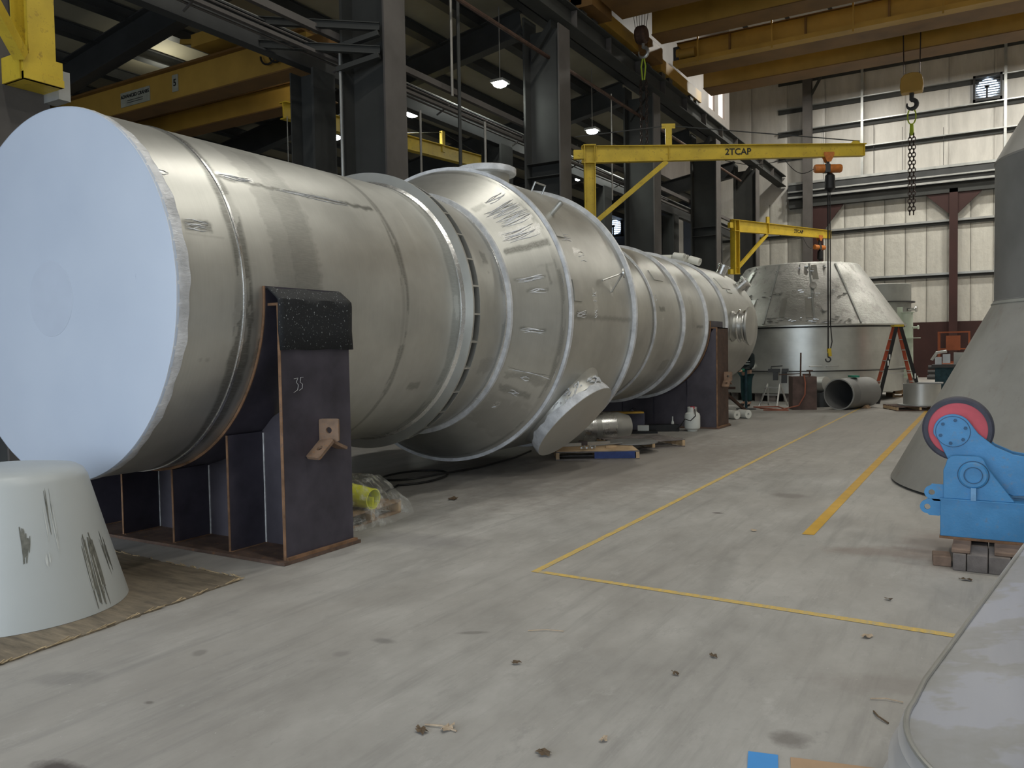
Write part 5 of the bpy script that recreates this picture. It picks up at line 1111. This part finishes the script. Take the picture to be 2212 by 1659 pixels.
# orange step ladder
t = thing('step_ladder', 'tall orange and black double step ladder before the big tank', 'ladder', (-2.35, 25.4, 0))
AP = Vector((-2.33, 25.35, 2.18)); wd = Vector((.28, -.86, 0)).normalized(); sp = Vector((.86, .40, 0)).normalized()
for side, s_, col_ in (('front', -1, 'orange'), ('rear', 1, 'orange')):
    foot = Vector((AP.x, AP.y, 0)) + sp * (s_ * .60)
    for k, e_ in ((-1, .36), (1, .36)):
        top_ = AP + wd * (k * .16) + sp * (s_ * .05); bt = foot + wd * (k * .36)
        MB().bar(bt, top_, .035, .09, sp).obj('rail', 'black' if (k > 0) else col_, t)
        if k > 0: MB().bar(bt + sp * (-s_ * .02) , top_ + sp * (-s_ * .02), .03, .03, sp).obj('rail_lip', col_, t)
    for i in range(1, 7):
        f_ = i / 7.3; c_ = foot.lerp(AP + sp * (s_ * .05), f_); hw = .36 + (.16 - .36) * f_
        MB().bar(c_ - wd * hw, c_ + wd * hw, .09, .025).obj('step', 'alu', t)
    MB().box(tuple(foot + wd * .36 - Vector((.05, .05, 0))), tuple(foot + wd * .36 + Vector((.05, .05, .05)))).obj('foot', 'black', t)
MB().bar(AP - wd * .2, AP + wd * .2, .26, .06).obj('top_cap', 'yellow', t)
MB().bar(Vector((AP.x, AP.y, .85)) - sp * .38 + wd * .28, Vector((AP.x, AP.y, .85)) + sp * .38 + wd * .28, .02, .02).obj('spreader', 'alu', t)
q = MB()
for f_, s_ in ((.35, 1), (.6, -1), (.52, -1)):
    c_ = (Vector((AP.x, AP.y, 0)) + sp * (s_ * .60) + wd * .36).lerp(AP + wd * .16 + sp * (s_ * .05), f_) + wd * .03; q.bar(c_ - Vector((0, 0, .07)), c_ + Vector((0, 0, .07)), .05, .03, sp)
q.obj('sticker', 'white', t)

# brown box, rods, drum, small ladder, big pipe, ring on pallet
t = thing('steel_bin', 'tall brown rusty steel bin in front of the big tank', 'bin', (-4.28, 22.1, 0))
q = MB(); q.box((-.30, -.28, 0), (.30, .28, .86)); b_ = q.obj('bin_body', 'ring_green'); b_.parent = t; b_.rotation_euler = (0, 0, R_(22))
q = MB(); q.tube([(-.05, 0, .8), (-.04, 0, 1.48)], .022, 6); q.bar((-.62, .1, .90), (-.05, .0, .93), .03, .025); q.bar((.0, 0, .9), (.2, .05, .9), .16, .05); q.tube([(.18, 0, .86), (.18, 0, 1.0)], .02, 6); q.bar((.10, 0, 1.01), (.26, 0, 1.01), .03, .03)
b_ = q.obj('contents', 'rust_brown'); b_.parent = t
o = MB().tube([(-4.18, 21.78, .9), (-4.14, 21.74, .7), (-4.15, 21.74, .4), (-4.3, 21.72, .12), (-4.7, 21.6, .015), (-5.3, 21.9, .015), (-5.6, 22.3, .015), (-5.0, 22.6, .015), (-4.5, 21.4, .015), (-5.1, 21.3, .015)], .018, 6).obj('air_hose', 'hose'); tag(o, 'red-brown hose trailing from the rusty bin over the floor', 'hose')
t = thing('drum', 'dark drum with a film-wrapped elbow on top, right of the rusty bin', 'drum', (-4.02, 23.2, 0))
MB().lathe([(0, 0), (.27, 0), (.27, .38), (0, .38)], (-4.0, 23.25, 0), (0, 0, 1), 30).obj('drum_body', 'dark_steel', t)
MB().tube([(-4.25, 23.25, .48), (-4.05, 23.2, .60), (-3.85, 23.1, .62)], [.21, .22, .20], 24).obj('wrapped_elbow', 'steel_plain', t)
t = thing('step_stool', 'small aluminium step stool left of the rusty bin', 'step stool', (-5.25, 22.9, 0))
for k in (-1, 1):
    MB().bar((-5.30 + k * .24, 22.65, 0), (-5.22 + k * .17, 23.0, .62), .04, .03).obj('rail', 'alu', t); MB().bar((-5.17 + k * .26, 23.3, 0), (-5.22 + k * .17, 23.0, .62), .04, .03).obj('rail', 'alu', t)
for k in range(3): MB().bar((-5.28 - .22 + k * .02, 22.72 + k * .1, .12 + .2 * k), (-5.28 + .22 - k * .02, 22.72 + k * .1, .12 + .2 * k), .08, .025).obj('step', 'alu', t)
MB().bar((-5.03, 22.95, .6), (-5.01, 22.95, 1.06), .03, .03).obj('handle', 'alu', t)
q = MB(); q.box((-.28, -.12, 0), (.26, .12, .10)); q.box((-.15, -.14, -.22), (-.02, .1, 0)); q.box((.05, -.1, -.3), (.22, .1, 0)); q.tube([(-.2, 0, .1), (-.2, 0, .16), (.1, 0, .18)], .02, 6)
loc_obj(q, 'tool_cluster', 'dark_steel', (-5.15, 23.3, .93), R_(10), 'cluster of dark tools hung above the small step stool', 'tools')
t = thing('large_pipe', 'short wide steel pipe lying open towards the camera', 'pipe', (-3.25, 22.6, 0))
d_ = Vector((.30, .95, 0)).normalized(); p_ = Vector((-3.38, 22.05, .40))
MB().lathe([(.375, 0), (.40, 0), (.40, .35), (.405, .36), (.405, .40), (.40, .41), (.40, 1.55), (.375, 1.55), (.375, 0)], p_, d_, 56).obj('pipe_body', 'steel_dull', t)
MB().lathe([(0, 1.50), (.375, 1.50)], p_, d_, 40).obj('inner_wall', 'dark_steel', t)
MB().lathe([(.372, -.004), (.403, -.004), (.403, .015)], p_, d_, 56).obj('bevelled_rim', 'galv', t)
q = MB(); q.box((-.1, -.2, 0), (.1, .2, .05)); loc_obj(q, 'glove_rag', 'glove', (-3.12, 22.75, .815), R_(20), 'small green rag lying on the wide pipe', 'rag')
for k, s_ in enumerate((-1, 1)):
    loc_obj(MB().prism([(-.09, 0), (.09, 0), (.02, .09)] if s_ > 0 else [(-.09, 0), (.09, 0), (-.02, .09)], -.1, .1, Matrix(((1, 0, 0, 0), (0, 0, 1, 0), (0, 1, 0, 0), (0, 0, 0, 1)))), 'wood_wedge', 'wood', (-3.22 + s_ * .38, 22.9, 0), R_(-17), ['wooden wedge on the left of the wide pipe', 'wooden wedge on the right of the wide pipe'][k], 'wedge')
t2 = pallet('dark low pallet under the steel ring, right', (-1.72, 22.75, 0), R_(25), 1.15, .95, 'rust_brown', .11)
t = thing('steel_ring', 'short shiny steel ring with base flange on the dark pallet', 'ring', (-1.53, 22.85, .11))
MB().lathe([(.41, 0), (.43, 0), (.43, .52), (.41, .52), (.41, 0)], (-1.53, 22.85, .14), (0, 0, 1), 56).obj('ring_wall', 'steel_plain', t)
MB().lathe([(.40, 0), (.56, 0), (.56, .025), (.40, .025), (.40, 0)], (-1.53, 22.85, .112), (0, 0, 1), 56).obj('base_flange', 'galv', t)
MB().box((-1.62, 22.5, .66), (-1.05, 23.0, .69)).obj('loose_plate', 'steel_dull', t)
pallet('small tan pallet with scrap behind the ladder foot', (-2.35, 28.4, 0), R_(20), 1.0, .8, 'wood_pale', .12)
q = MB(); q.lathe([(.03, 0), (.09, 0), (.09, .3), (.03, .3), (.03, 0)], (0, -.2, .1), (.5, .8, 0), 16); q.box((-.35, -.1, 0), (-.05, .2, .12)); loc_obj(q, 'scrap_parts', 'wood_pale', (-2.35, 28.4, .122), R_(20), 'pale scrap fittings piled on the tan pallet', 'scrap')

# orange lift and machine behind
t = thing('scissor_lift', 'orange personnel lift basket near the back wall', 'lift', (-1.25, 34.2, 0)); xx, yy = -1.25, 34.3
q = MB()
for (x, y) in ((-.5, 0), (.5, 0), (-.5, .8), (.5, .8)): q.bar((xx + x, yy + y, .9), (xx + x, yy + y, 2.1), .05, .05, (0, 1, 0))
for z in (.95, 1.45, 2.08):
    q.bar((xx - .5, yy, z), (xx + .5, yy, z), .045, .045); q.bar((xx - .5, yy + .8, z), (xx + .5, yy + .8, z), .045, .045); q.bar((xx - .5, yy, z), (xx - .5, yy + .8, z), .045, .045); q.bar((xx + .5, yy, z), (xx + .5, yy + .8, z), .045, .045)
q.obj('guard_rail', 'lift_orange', t)
MB().box((xx - .25, yy - .02, 1.40), (xx + .22, yy + .15, 1.95)).obj('control_panel', 'lift_orange', t)
MB().box((xx - .55, yy, .78), (xx + .55, yy + .9, .9)).obj('basket_floor', 'lift_orange', t)
MB().box((xx - .2, yy + .3, .3), (xx + .2, yy + .7, .8)).obj('mast', 'dark_steel', t); MB().box((xx - .6, yy - .1, 0), (xx + .7, yy + 1.2, .35)).obj('chassis', 'lift_orange', t)
t = thing('workshop_machine', 'dark bench machine with grey vice before the orange lift', 'machine', (-1.35, 30.8, 0)); xx, yy = -1.42, 30.8
MB().box((xx - .25, yy, 0), (xx + .35, yy + .5, .85)).obj('cabinet', 'navy', t); MB().box((xx - .35, yy - .1, .85), (xx + .7, yy + .6, .95)).obj('table', 'dark_steel', t)
q = MB(); q.box((xx - .25, yy, .95), (xx - .05, yy + .2, 1.2)); q.box((xx - .02, yy, 1.0), (xx + .2, yy + .2, 1.3)); q.tube([(xx - .35, yy, 1.1), (xx - .2, yy, 1.35), (xx + .1, yy, 1.4)], .05, 8); q.obj('vice', 'galv', t)
MB().box((xx + .3, yy + .1, .95), (xx + .7, yy + .4, 1.35)).obj('motor_housing', 'tank_dark', t)
q = MB()
for k in range(4): q.tube([(-2.6, 42.0 + .35 * k, .12 + .22 * (k % 3)), (2.5, 42.2 + .35 * k, .12 + .22 * (k % 3))], .10, 10)
o = q.obj('pipe_rack', 'dark_steel'); tag(o, 'dark pipes stored low along the maroon wall base', 'pipes')

# ------------------------------------------------------------------ worker and pipe stand behind the end of the vessel
def skin_mesh(name, joints, edges, mat, parent, lvl=2, root=0):
    me = bpy.data.meshes.new(name); me.from_pydata([j[:3] for j in joints], edges, []); o = bpy.data.objects.new(name, me); COL.objects.link(o)
    sk = o.modifiers.new('skin', 'SKIN'); sk.use_smooth_shade = True; sd = o.modifiers.new('sub', 'SUBSURF'); sd.levels = lvl; sd.render_levels = lvl
    for v_, j in zip(me.skin_vertices[0].data, joints): r_ = j[3]; v_.radius = r_ if isinstance(r_, tuple) else (r_, r_)
    me.skin_vertices[0].data[root].use_root = True
    dg = bpy.context.evaluated_depsgraph_get(); m2 = bpy.data.meshes.new_from_object(o.evaluated_get(dg)); bpy.data.objects.remove(o)
    o = bpy.data.objects.new(name, m2); o.data.materials.clear(); o.data.materials.append(M[mat]); COL.objects.link(o); o.parent = parent; return o
pe = thing('person', 'person in dark jacket with reflective stripes and teal trousers, mostly hidden behind the vessel end', 'person', (-5.90, 22.75, 0), R_(-35), local=True)
J = [(0, 0, .95, (.15, .11)), (0, 0, 1.15, (.13, .10)), (0, .02, 1.38, (.17, .11)), (0, .03, 1.50, (.06, .06)), (0, -.02, 1.63, (.085, .10)), (0, -.03, 1.72, (.07, .085)),
     (.10, 0, .88, .085), (.11, -.03, .50, .06), (.12, 0, .09, .045), (.12, -.13, .04, .04), (-.10, 0, .88, .085), (-.11, -.02, .50, .06), (-.12, .02, .09, .045), (-.12, -.11, .04, .04),
     (.20, .01, 1.42, .06), (.27, -.02, 1.14, .045), (.20, -.22, 1.02, .035), (.16, -.30, 1.0, .03), (-.20, .01, 1.42, .06), (-.27, -.04, 1.14, .045), (-.20, -.26, 1.05, .035), (-.16, -.34, 1.04, .03)]
E_ = [(0, 1), (1, 2), (2, 3), (3, 4), (4, 5), (0, 6), (6, 7), (7, 8), (8, 9), (0, 10), (10, 11), (11, 12), (12, 13), (2, 14), (14, 15), (15, 16), (16, 17), (2, 18), (18, 19), (19, 20), (20, 21)]
for hx, hy, hz, s_ in ((.16, -.30, 1.0, 1), (-.16, -.34, 1.04, -1)):
    base_i = 17 if s_ > 0 else 21
    for k, (dx_, L) in enumerate(((-.03, .07), (-.01, .085), (.012, .08), (.032, .065))):
        J.append((hx + dx_, hy - .03, hz - .01, .010)); J.append((hx + dx_ * 1.1, hy - .03 - L, hz - .03, .008)); n0 = len(J); E_ += [(base_i, n0 - 2), (n0 - 2, n0 - 1)]
    J.append((hx - s_ * .05, hy - .03, hz + .02, .010)); E_.append((base_i, len(J) - 1))
skin_mesh('body', J, E_, 'skin', pe)
skin_mesh('jacket', [(0, 0, .93, (.19, .14)), (0, 0, 1.15, (.175, .135)), (0, .02, 1.38, (.20, .135)), (0, .03, 1.47, (.10, .09)), (.21, .01, 1.42, .08), (.275, -.02, 1.14, .065), (.21, -.20, 1.03, .055), (-.21, .01, 1.42, .08), (-.275, -.04, 1.14, .065), (-.21, -.24, 1.06, .055)],
          [(0, 1), (1, 2), (2, 3), (2, 4), (4, 5), (5, 6), (2, 7), (7, 8), (8, 9)], 'dark_cloth', pe)
skin_mesh('trousers', [(0, 0, .97, (.17, .13)), (.10, 0, .86, .105), (.11, -.03, .50, .085), (.12, 0, .12, .075), (-.10, 0, .86, .105), (-.11, -.02, .50, .085), (-.12, .02, .12, .075)], [(0, 1), (1, 2), (2, 3), (0, 4), (4, 5), (5, 6)], 'teal', pe)
q = MB()
for z in (1.17, 1.24): q.lathe([(.188, 0), (.192, .012), (.188, .024)], (0, .0, z), (0, 0, 1), 30)
o = q.obj('reflective_band', 'reflect'); o.parent = pe; o.scale = (1, .78, 1)
q = MB(); q.lathe([(0, .0), (.03, .03), (.115, .0), (.112, .04), (.09, .10), (.03, .13), (0, .135)], (0, -.02, 1.70), (0, 0, 1), 26); o = q.obj('hard_hat', 'white'); o.parent = pe
q = MB()
for s_ in (-1, 1): q.add([], []); q.lathe([(0, 0), (.05, .01), (.055, .05), (.035, .08), (0, .085)], (s_ * .12, -.06, 0), (0, -.1, 1), 16)
o = q.obj('boots', 'black'); o.parent = pe
q = MB(); q.lathe([(0, -.07), (.05, -.04), (.062, .02), (.05, .08), (0, .1)], (.20, -.22, 1.02), (-.3, -.8, -.1), 16); o = q.obj('glove', 'glove'); o.parent = pe
t = thing('pipe_stand', 'slim dark pipe stand on a round base beside the worker', 'stand', (-5.62, 21.6, 0))
MB().lathe([(0, 0), (.26, 0), (.26, .02), (.05, .035), (0, .035)], (-5.62, 21.6, 0), (0, 0, 1), 30).obj('base_disc', 'dark_steel', t); MB().tube([(-5.62, 21.6, .02), (-5.62, 21.6, 1.08)], .035, 12).obj('pole', 'navy', t)
MB().lathe([(0, 0), (.09, 0), (.09, .02), (0, .02)], (-5.62, 21.6, 1.08), (0, 0, 1), 20).obj('head', 'dark_steel', t)
t = thing('trestle', 'rusty brown trestle leg right of the far saddle', 'trestle', (-5.6, 20.6, 0))
MB().bar((-5.95, 20.4, .6), (-5.45, 20.9, .02), .10, .06).obj('leg', 'rust_brown', t); MB().bar((-5.95, 20.4, .6), (-6.3, 20.2, .02), .10, .06).obj('leg', 'rust_brown', t); MB().bar((-6.2, 20.35, .62), (-5.6, 20.5, .62), .1, .06).obj('top_bar', 'rust_brown', t)

# ================================================================== RIGHT SIDE
# tall cone-and-cylinder section standing on the floor
t = thing('stack_section', 'tall grey steel stack section with flared conical base behind the blue roll', 'vessel', (1.30, 11.2, 0)); c = (1.30, 11.2, 0)
STK = {}
MB().lathe([(2.37, .03), (2.39, .03), (1.30, 2.12), (1.28, 2.12), (2.37, .03)], c, (0, 0, 1), 160).obj('cone_base', 'stained', t)
MB().lathe([(1.28, 2.12), (1.30, 2.12), (1.30, 2.14), (1.29, 2.145), (1.29, 3.72), (1.27, 3.72)], c, (0, 0, 1), 128).obj('cylinder_shell', 'steel_dull', t)
MB().lathe([(1.29, 3.72), (1.30, 3.74), (.55, 5.1), (0, 5.12)], c, (0, 0, 1), 128).obj('top_cone', 'stained', t)
MB().lathe([(1.315, 2.085), (1.325, 2.10), (1.30, 2.13)], c, (0, 0, 1), 128).obj('weld_seam', 'tank_dark', t)
# blue turning roll
t = thing('turning_roll', 'bright blue turning roll with red and black wheels on timber blocks', 'machine', (.2, 7.1, .28)); yf = 7.0
XF = lambda yy: Matrix(((1, 0, 0, 0), (0, 0, 1, yy), (0, 1, 0, 0), (0, 0, 0, 1)))       # xz polygons standing in the XZ plane
MB().box((-.34, 7.0, .17), (1.75, 7.42, .455)).obj('base_beam', 'blue', t, bevel=.006)
MB().box((-.345, 6.985, .155), (1.76, 7.43, .172)).obj('bottom_flange', 'rust', t); MB().box((-.342, 6.99, .452), (1.75, 7.43, .464)).obj('top_flange', 'blue', t)
def rnd(cx, cy, r, a0, a1, n=10): return [(cx + r * math.cos(R_(a0 + (a1 - a0) * i / n)), cy + r * math.sin(R_(a0 + (a1 - a0) * i / n))) for i in range(n + 1)]
for yy, nm in ((7.0, 'pivot_bracket'), (7.36, 'pivot_bracket')):
    MB().prism([(-.32, .464), (.15, .464)] + [(-.02, .70)] + rnd(-.10, .735, .06, 10, 90, 5) + rnd(-.24, .735, .06, 90, 180, 5) + [(-.32, .68)], 0, .04, XF(yy)).obj(nm, 'blue', t, bevel=.004)
MB().lathe([(0, 0), (.10, 0), (.10, .02), (.088, .03), (.055, .03), (.055, .022), (0, .022)], (-.12, 7.0, .655), (0, -1, 0), 40).obj('pivot_boss', 'blue', t)
for r0_, r1_, yy_ in ((.058, .064, 6.968), (.100, .106, 6.998)): MB().lathe([(r0_, 0), (r0_, .004), (r1_, .004), (r1_, 0)], (-.12, yy_, .655), (0, -1, 0), 40).obj('seam_ring', 'blue_dark', t)
MB().box((-.135, 6.965, .464), (-.10, 7.0, .56)).obj('web_rib', 'blue_pale', t, label='pale worn vertical rib')
yc = 7.09
bog = [(-.24, .64), (-.36, .90)] + rnd(-.26, .97, .135, 190, 40, 14) + [(-.09, .96), (.02, .865), (.14, .81), (.30, .785), (.46, .81), (.58, .865), (.69, .96)] + rnd(.86, .97, .135, 140, -10, 14) + [(.96, .90), (.84, .64), (.60, .53), (.14, .50)]
for yy in (yc, yc + .22): MB().prism(bog, 0, .035, XF(yy)).obj('bogie_plate', 'blue', t, bevel=.004)
for xw in (-.26, .86):
    MB().lathe([(0, 0), (.115, 0), (.115, .006), (0, .006)], (xw, yc, .97), (0, -1, 0), 40).obj('bearing_cover', 'blue', t)
    MB().lathe([(.115, 0), (.115, .003), (.121, .003), (.121, 0)], (xw, yc, .97), (0, -1, 0), 40).obj('seam_ring', 'blue_dark', t)
    q = MB()
    for k in range(6): a_ = R_(20 + 60 * k); q.lathe([(0, 0), (.013, 0), (.013, .012), (0, .012)], (xw + .09 * math.cos(a_), yc - .006, .97 + .09 * math.sin(a_)), (0, -1, 0), 6)
    q.obj('bolt', 'blue_dark', t)
    wy = yc + .05; wheel = MB().lathe([(0, 0), (.205, 0), (.205, .16), (0, .16)], (xw + .03, wy, .985), (0, 1, 0), 72).obj('wheel', 'red', t)
    w2 = MB().lathe([(.205, -.012), (.232, -.012), (.245, 0), (.248, .02), (.248, .14), (.24, .17), (.205, .172), (.205, -.012)], (xw + .03, wy, .985), (0, 1, 0), 72).obj('tyre', 'rubber', wheel)
MB().box((.30, yc - .02, .55), (.42, yc, .70)).obj('label_plate', 'white', t)
q = MB(); q.box((.72, yc + .02, .96), (.80, yc + .03, 1.0)); q.obj('paper_tag', 'white', t)
def lug2(cx, cz):
    q = MB(); K2 = 28; vs = []; fs = []; pts = []
    for k in range(K2):
        a_ = 2 * math.pi * k / K2; ca, sa = math.cos(a_), math.sin(a_)
        if ca <= 0: pts.append((.052 * ca, .052 * sa))
        else: t_ = min(.10 / max(ca, 1e-6), .065 / max(abs(sa), 1e-6) if abs(sa) > .5 else .13); pts.append((ca * min(t_, .12), sa * min(t_, .12)))
    for yy in (7.02, 7.045):
        vs += [(cx + px, yy, cz + pz) for px, pz in pts]; vs += [(cx + .022 * math.cos(2 * math.pi * k / K2), yy, cz + .022 * math.sin(2 * math.pi * k / K2)) for k in range(K2)]
    for k in range(K2):
        k2 = (k + 1) % K2; o2 = 2 * K2; fs += [(k, k2, K2 + k2, K2 + k), (o2 + k, o2 + K2 + k, o2 + K2 + k2, o2 + k2), (k, o2 + k, o2 + k2, k2), (K2 + k, K2 + k2, o2 + K2 + k2, o2 + K2 + k)]
    q.add(vs, fs).obj('lug', 'blue', t)
lug2(-.40, .50); lug2(-.43, .385)
# timber blocks
def blk(a, b, lab, mat='wood_grey', rz=0):
    cx, cy = (a[0] + b[0]) / 2, (a[1] + b[1]) / 2
    o = MB().box((a[0] - cx, a[1] - cy, 0), (b[0] - cx, b[1] - cy, b[2] - a[2])).obj('timber_block', mat, bevel=.006); o.location = (cx, cy, a[2]); o.rotation_euler = (0, 0, rz); tag(o, lab, 'timber', 'timber blocks under the blue roll')
for (x0, x1, lb) in ((-.24, -.155, 'narrow dark timber block at the left under the blue roll'), (-.15, -.02, 'wide dark rounded timber block under the blue roll'), (-.015, .12, 'third dark timber block from the left under the blue roll'), (.125, .25, 'timber block nearest the steel cover under the blue roll')):
    blk((x0, 6.64, 0), (x1, 7.5, .125), lb)
blk((-.25, 6.66, .126), (-.13, 7.4, .154), 'small brown packing piece on the leftmost block', 'packing'); blk((.02, 6.68, .126), (.20, 7.4, .154), 'long brown packing piece on the right blocks', 'packing')
blk((-.38, 6.72, 0), (-.26, 6.9, .075), 'loose offcut block on the floor left of the stacked blocks', 'packing', .1)

# foreground steel cover with ridged rim
t = thing('steel_cover', 'large dull stainless formed cover with ridged rim in the lower right corner', 'cover', (.5, 3.5, 0))
plan = []
def edge_curve(off, zoff):
    # left edge runs away from the camera, front-left corner rounded
    P_ = []
    p0 = Vector((.27, 6.1)); p1 = Vector((-.215, 2.92)); 
    n_l = 26
    dl = (p1 - p0).normalized(); nl = Vector((-dl.y, dl.x)) * -1      # outward (left)
    if nl.x > 0: nl = -nl
    for i in range(n_l): P_.append(p0.lerp(p1, i / n_l) + nl * off * min(1, max(0, (i / n_l - .86) / .14)) )
    c_ = Vector((.235, 2.72)); 
    for i in range(19): a_ = R_(168 + 90 * i / 18); P_.append(Vector((c_.x + (.46 + off) * math.cos(a_) * 1.0, c_.y + (.55 + off) * math.sin(a_))))
    P_.append(Vector((1.9, 2.25 - off)))
    return P_
lv = [(0, .505), (.012, .49), (.018, .47), (.010, .455), (.030, .435), (.044, .41), (.046, .385), (.034, .365), (.056, .33), (.072, .295), (.074, .26), (.062, .235), (.080, .19), (.092, .14), (.088, .03)]
vs = []; fs = []; cols = [edge_curve(o_, z_) for o_, z_ in lv]; nn = len(cols[0])
for (o_, z_), P_ in zip(lv, cols):
    for p_ in P_: vs.append((p_.x, p_.y, z_))
for i in range(len(lv) - 1):
    for j in range(nn - 1): fs.append((i * nn + j, i * nn + j + 1, (i + 1) * nn + j + 1, (i + 1) * nn + j))
M['rim'] = steel('ridged_rim_steel', (.74, .74, .76), .24, .6, attr=False, streak=(1, 1, 1), bump=.02)
MB().add(vs, fs, True).obj('ridged_rim', 'rim', t, label='bright ridged rim')
vs = []; fs = []; KR = 14
for i in range(KR + 1):
    f_ = i / KR
    for p_ in cols[0]:
        tx_, ty_ = 1.7, max(p_.y, 2.6) if p_.y > 2.6 else p_.y + .2; x = p_.x + (tx_ - p_.x) * f_; y = p_.y + (4.1 - p_.y) * f_ * .35
        vs.append((x, y, .50 + .22 * math.sin(f_ * math.pi / 2) + (.012 if 0 < f_ < .04 else 0)))
for i in range(KR):
    for j in range(nn - 1): fs.append((i * nn + j, i * nn + j + 1, (i + 1) * nn + j + 1, (i + 1) * nn + j))
a = N('stained_sheet_steel'); n1 = a.noise(a.co(), 1.9, 5, .6); n2 = a.noise(a.co(scale=(6, .6, 1), rot=(0, 0, .15)), 2.0, 4)
col = a.ramp(n1, [(.44, rgb(180, 184, 196)), (.475, rgb(170, 172, 176)), (.56, rgb(162, 163, 164)), (.60, rgb(174, 177, 186))])
a.set(Base_Color=a.mix(.2, col, a.ramp(n2, [(.3, BW(.3)), (.7, BW(.7))]), 'SOFT_LIGHT'), Roughness=.42, Metallic=.55); M['sheet'] = a.m
MB().add(vs, fs, True).obj('cover_top', 'sheet', t, label='stained matt top face')
MB().tube([(p_.x + .004, p_.y, .505) for p_ in cols[0][:-1]], .009, 8).obj('edge_bead', 'steel_plain', t)
o = MB().tube([(.13, 2.55, .64), (.10, 2.42, .64)], .018, 8).obj('pry_bar', 'chain'); o2 = o; tag(o, 'dark bar end lying on the steel cover at the right edge', 'bar')

# taped cardboard at the bottom edge
cb = MB().box((-.185, -.5, .0), (.16, .03, .006)).obj('cardboard_sheet', 'cardboard'); cb.location = (-.50, 3.30, 0); cb.rotation_euler = (0, 0, R_(13)); tag(cb, 'tan cardboard sheet at the bottom edge beside the blue tape', 'cardboard')
bt = MB().box((-.30, -.45, .0), (-.185, .035, .008)).obj('blue_tape', 'blue_tape'); bt.location = (-.545, 3.285, 0); bt.rotation_euler = (0, 0, R_(13)); tag(bt, 'bright blue tape patch at the bottom edge', 'tape')

# ------------------------------------------------------------------ leaves, sticks and scraps on the floor
def leaf(x, y, s_, lab, mat='leaf', seed=0):
    r_ = random.Random(seed); q = MB(); K2 = 14; vs = [(0, 0, .012)]
    for k in range(K2):
        a_ = 2 * math.pi * k / K2; rr_ = s_ * (.45 + .55 * abs(math.sin(a_ * 2.5 + seed)) + .15 * r_.random()); vs.append((rr_ * math.cos(a_), rr_ * .6 * math.sin(a_), .004 + .016 * r_.random()))
    q.add(vs, [(0, 1 + k, 1 + (k + 1) % K2) for k in range(K2)]); o = q.obj('dry_leaf', mat); o.location = (x, y, 0); o.rotation_euler = (0, 0, r_.uniform(0, 6)); tag(o, lab, 'leaf', 'dry leaves on the floor')
leaf(-2.13, 2.76, .042, 'curled brown leaf beside the white stick, lower centre', 'leaf', 1); leaf(-2.04, 2.83, .04, 'pale leaf touching the white stick, lower centre', 'leaf_pale', 2)
leaf(-1.57, 2.84, .04, 'dark crumpled leaf at the bottom edge, centre', 'leaf', 4); leaf(-1.40, 3.06, .025, 'small white scrap near the bottom, right of centre', 'leaf_pale', 5)
leaf(-2.15, 3.61, .03, 'small reddish brown leaf in the middle foreground', 'leaf', 6); leaf(-.60, 4.89, .045, 'pale tan leaf just below the cross line', 'leaf_pale', 7); leaf(-5.2, 7.4, .10, 'dark leaf litter right of the wrapped pallet', 'leaf', 8)
leaf(-1.27, 4.19, .03, 'tiny brown leaf below the cross line, centre right', 'leaf', 9); leaf(-.15, 6.39, .045, 'brown leaf in front of the timber blocks', 'leaf', 10); leaf(-.57, 5.67, .03, 'small dark leaf above the cross line, right', 'leaf', 11)
leaf(-1.37, 3.87, .025, 'tiny brown scrap left of the pale tan leaf, lower right', 'leaf', 12); leaf(-1.83, 7.27, .035, 'white scrap between the two long yellow lines', 'leaf_pale', 13)
for (x, y, L, rz, r_, mt, lb) in ((-2.15, 2.81, .16, .1, .004, 'leaf_pale', 'curved white stick by the two leaves, lower centre'), (-.38, 3.79, .12, 2.2, .004, 'leaf', 'thin reddish twig left of the steel cover'), (-2.34, 4.07, .21, .44, .003, 'leaf_pale', 'thin white rod on the floor in the centre foreground'), (-.48, 4.02, .14, .2, .003, 'leaf_pale', 'thin white rod touching the steel cover edge')):
    o = MB().tube([(0, 0, .006), (L * .5, .012, .010), (L, 0, .006)], r_, 6).obj('twig', mt); o.location = (x, y, 0); o.rotation_euler = (0, 0, rz); tag(o, lb, 'twig')
